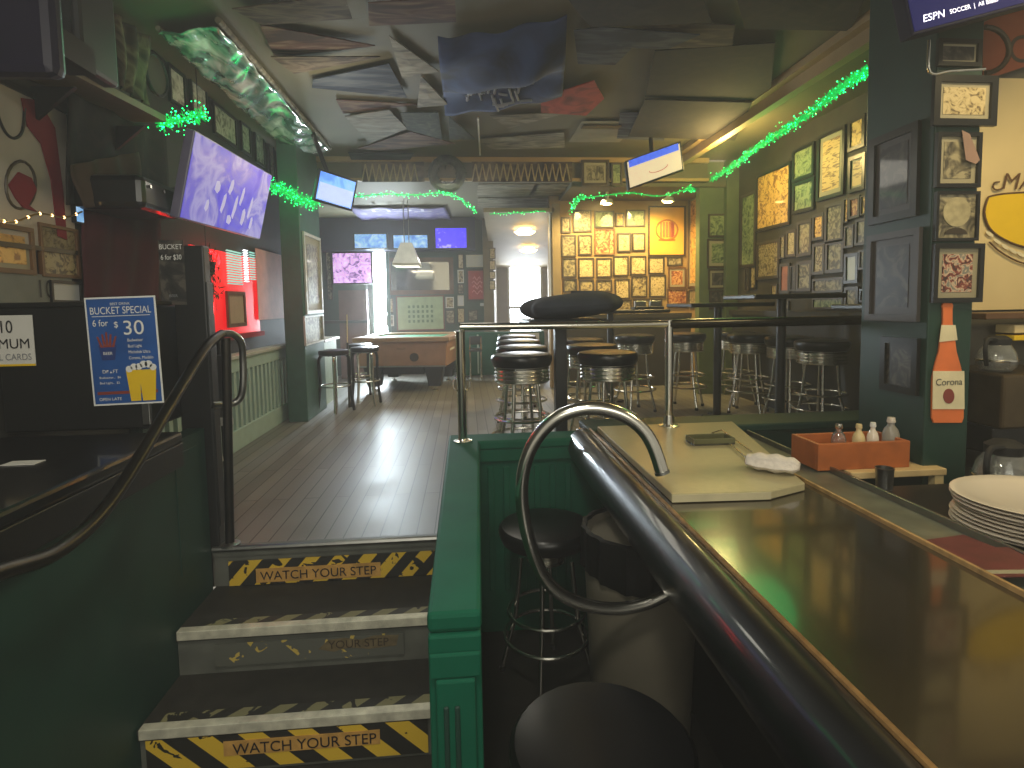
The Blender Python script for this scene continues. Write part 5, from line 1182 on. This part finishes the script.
# header dressing: rows of crossed sticks, wreath and framed squares
for a_, b_, lab in ((362, 424, 'left row of leaning wooden sticks on header beam'), (472, 572, 'right row of leaning wooden sticks on header beam')):
    t = thing('stick_row', lab, 'decoration', PY((a_+b_)/2, 181, 6.09), 'stick rows on the header')
    m = MB(); x = a_; 
    while x < b_-6:
        m.tube([PY(x, 181, 6.08), PY(x+3.4, 164, 6.08)], .008, 6); m.tube([PY(x+3.4, 164, 6.07), PY(x+6.8, 181, 6.07)], .008, 6); x += 7
    m.build('sticks', mat('dull_wood_stick', (166, 148, 104), .7), t)
    p = PY(a_, 182, 6.095); q_ = PY(b_, 162, 6.095)
    bx(p.x, q_.x, 6.09, 6.10, p.z, q_.z).build('backboard', cloth_brown, t)
w = thing('wreath', 'round dark wreath hung at the middle of header beam', 'wreath', PY(447, 175, 6.04))
wc = PY(447, 174, 6.04); wm = MB(); wl = MB()
wm.tube([wc+Vector((.15*math.cos(k*math.pi/12), 0, .15*math.sin(k*math.pi/12))) for k in range(24)], .05, 8, True).build('ring', cloth_green, w, smooth=True)
for k in range(300):
    a_ = random.random()*6.28; c_ = wc+Vector((random.uniform(.08, .2)*math.cos(a_), random.uniform(-.06, .03), random.uniform(.08, .2)*math.sin(a_))); d = Vector((random.gauss(0, 1), random.gauss(0, 1), random.gauss(0, 1))).normalized()*.04; e2 = Vector((random.gauss(0, 1), random.gauss(0, 1), random.gauss(0, 1))).normalized()*.006
    wl.add([c_, c_+d*.5+e2, c_+d, c_+d*.5-e2], [(0, 1, 2, 3)])
wl.build('foliage', cloth_green, w, kind='stuff')
picture('square framed print on the header right of the stick row', 1, 6.095, (581, 160, 609, 186), frame_dk, G_, .03, matboard)
picture('narrow framed print on header beside the court television', 1, 6.095, (611, 163, 622, 185), frame_dk, P_GREEN, .02)
for px, lab in (((478, 184, 532, 196), 'first'), ((478, 198, 495, 208), 'second'), ((498, 198, 548, 206), 'third'), ((535, 184, 568, 195), 'fourth')):
    a_ = PZ(px[0], px[1], 2.41); b_ = PZ(px[2], px[3], 2.41)
    t = thing('ceiling_poster', 'dull grey poster on low rear ceiling before hall, %s from left' % lab, 'poster', a_, 'rear ceiling posters')
    MB().box(min(a_.x, b_.x), max(a_.x, b_.x), min(a_.y, b_.y), max(a_.y, b_.y), 2.405, 2.415).build('sheet', cloth_grey, t)
p = PZ(478, 118, 2.62); q_ = PZ(480, 155, 2.62)
tag(MB().tube([p, q_], .008, 8).build('conduit', frame_wt, smooth=True), 'thin white conduit on the ceiling below the blue banner', 'pipe')

# thin scatter volume added for the soft glow, room haze and lens bloom together
vm = bpy.data.materials.new('haze_volume'); vm.use_nodes = True; vn = vm.node_tree; vn.nodes.clear()
vo = vn.nodes.new('ShaderNodeOutputMaterial'); vs_ = vn.nodes.new('ShaderNodeVolumeScatter'); vs_.inputs['Density'].default_value = .022; vs_.inputs['Anisotropy'].default_value = .3
vn.links.new(vs_.outputs[0], vo.inputs['Volume'])
hz = bx(-2.6, 3.4, -1.2, 12.2, -.9, 2.9).build('haze', vm); tag(hz, 'thin haze volume added through the whole room for soft glow', 'haze', kind='stuff')
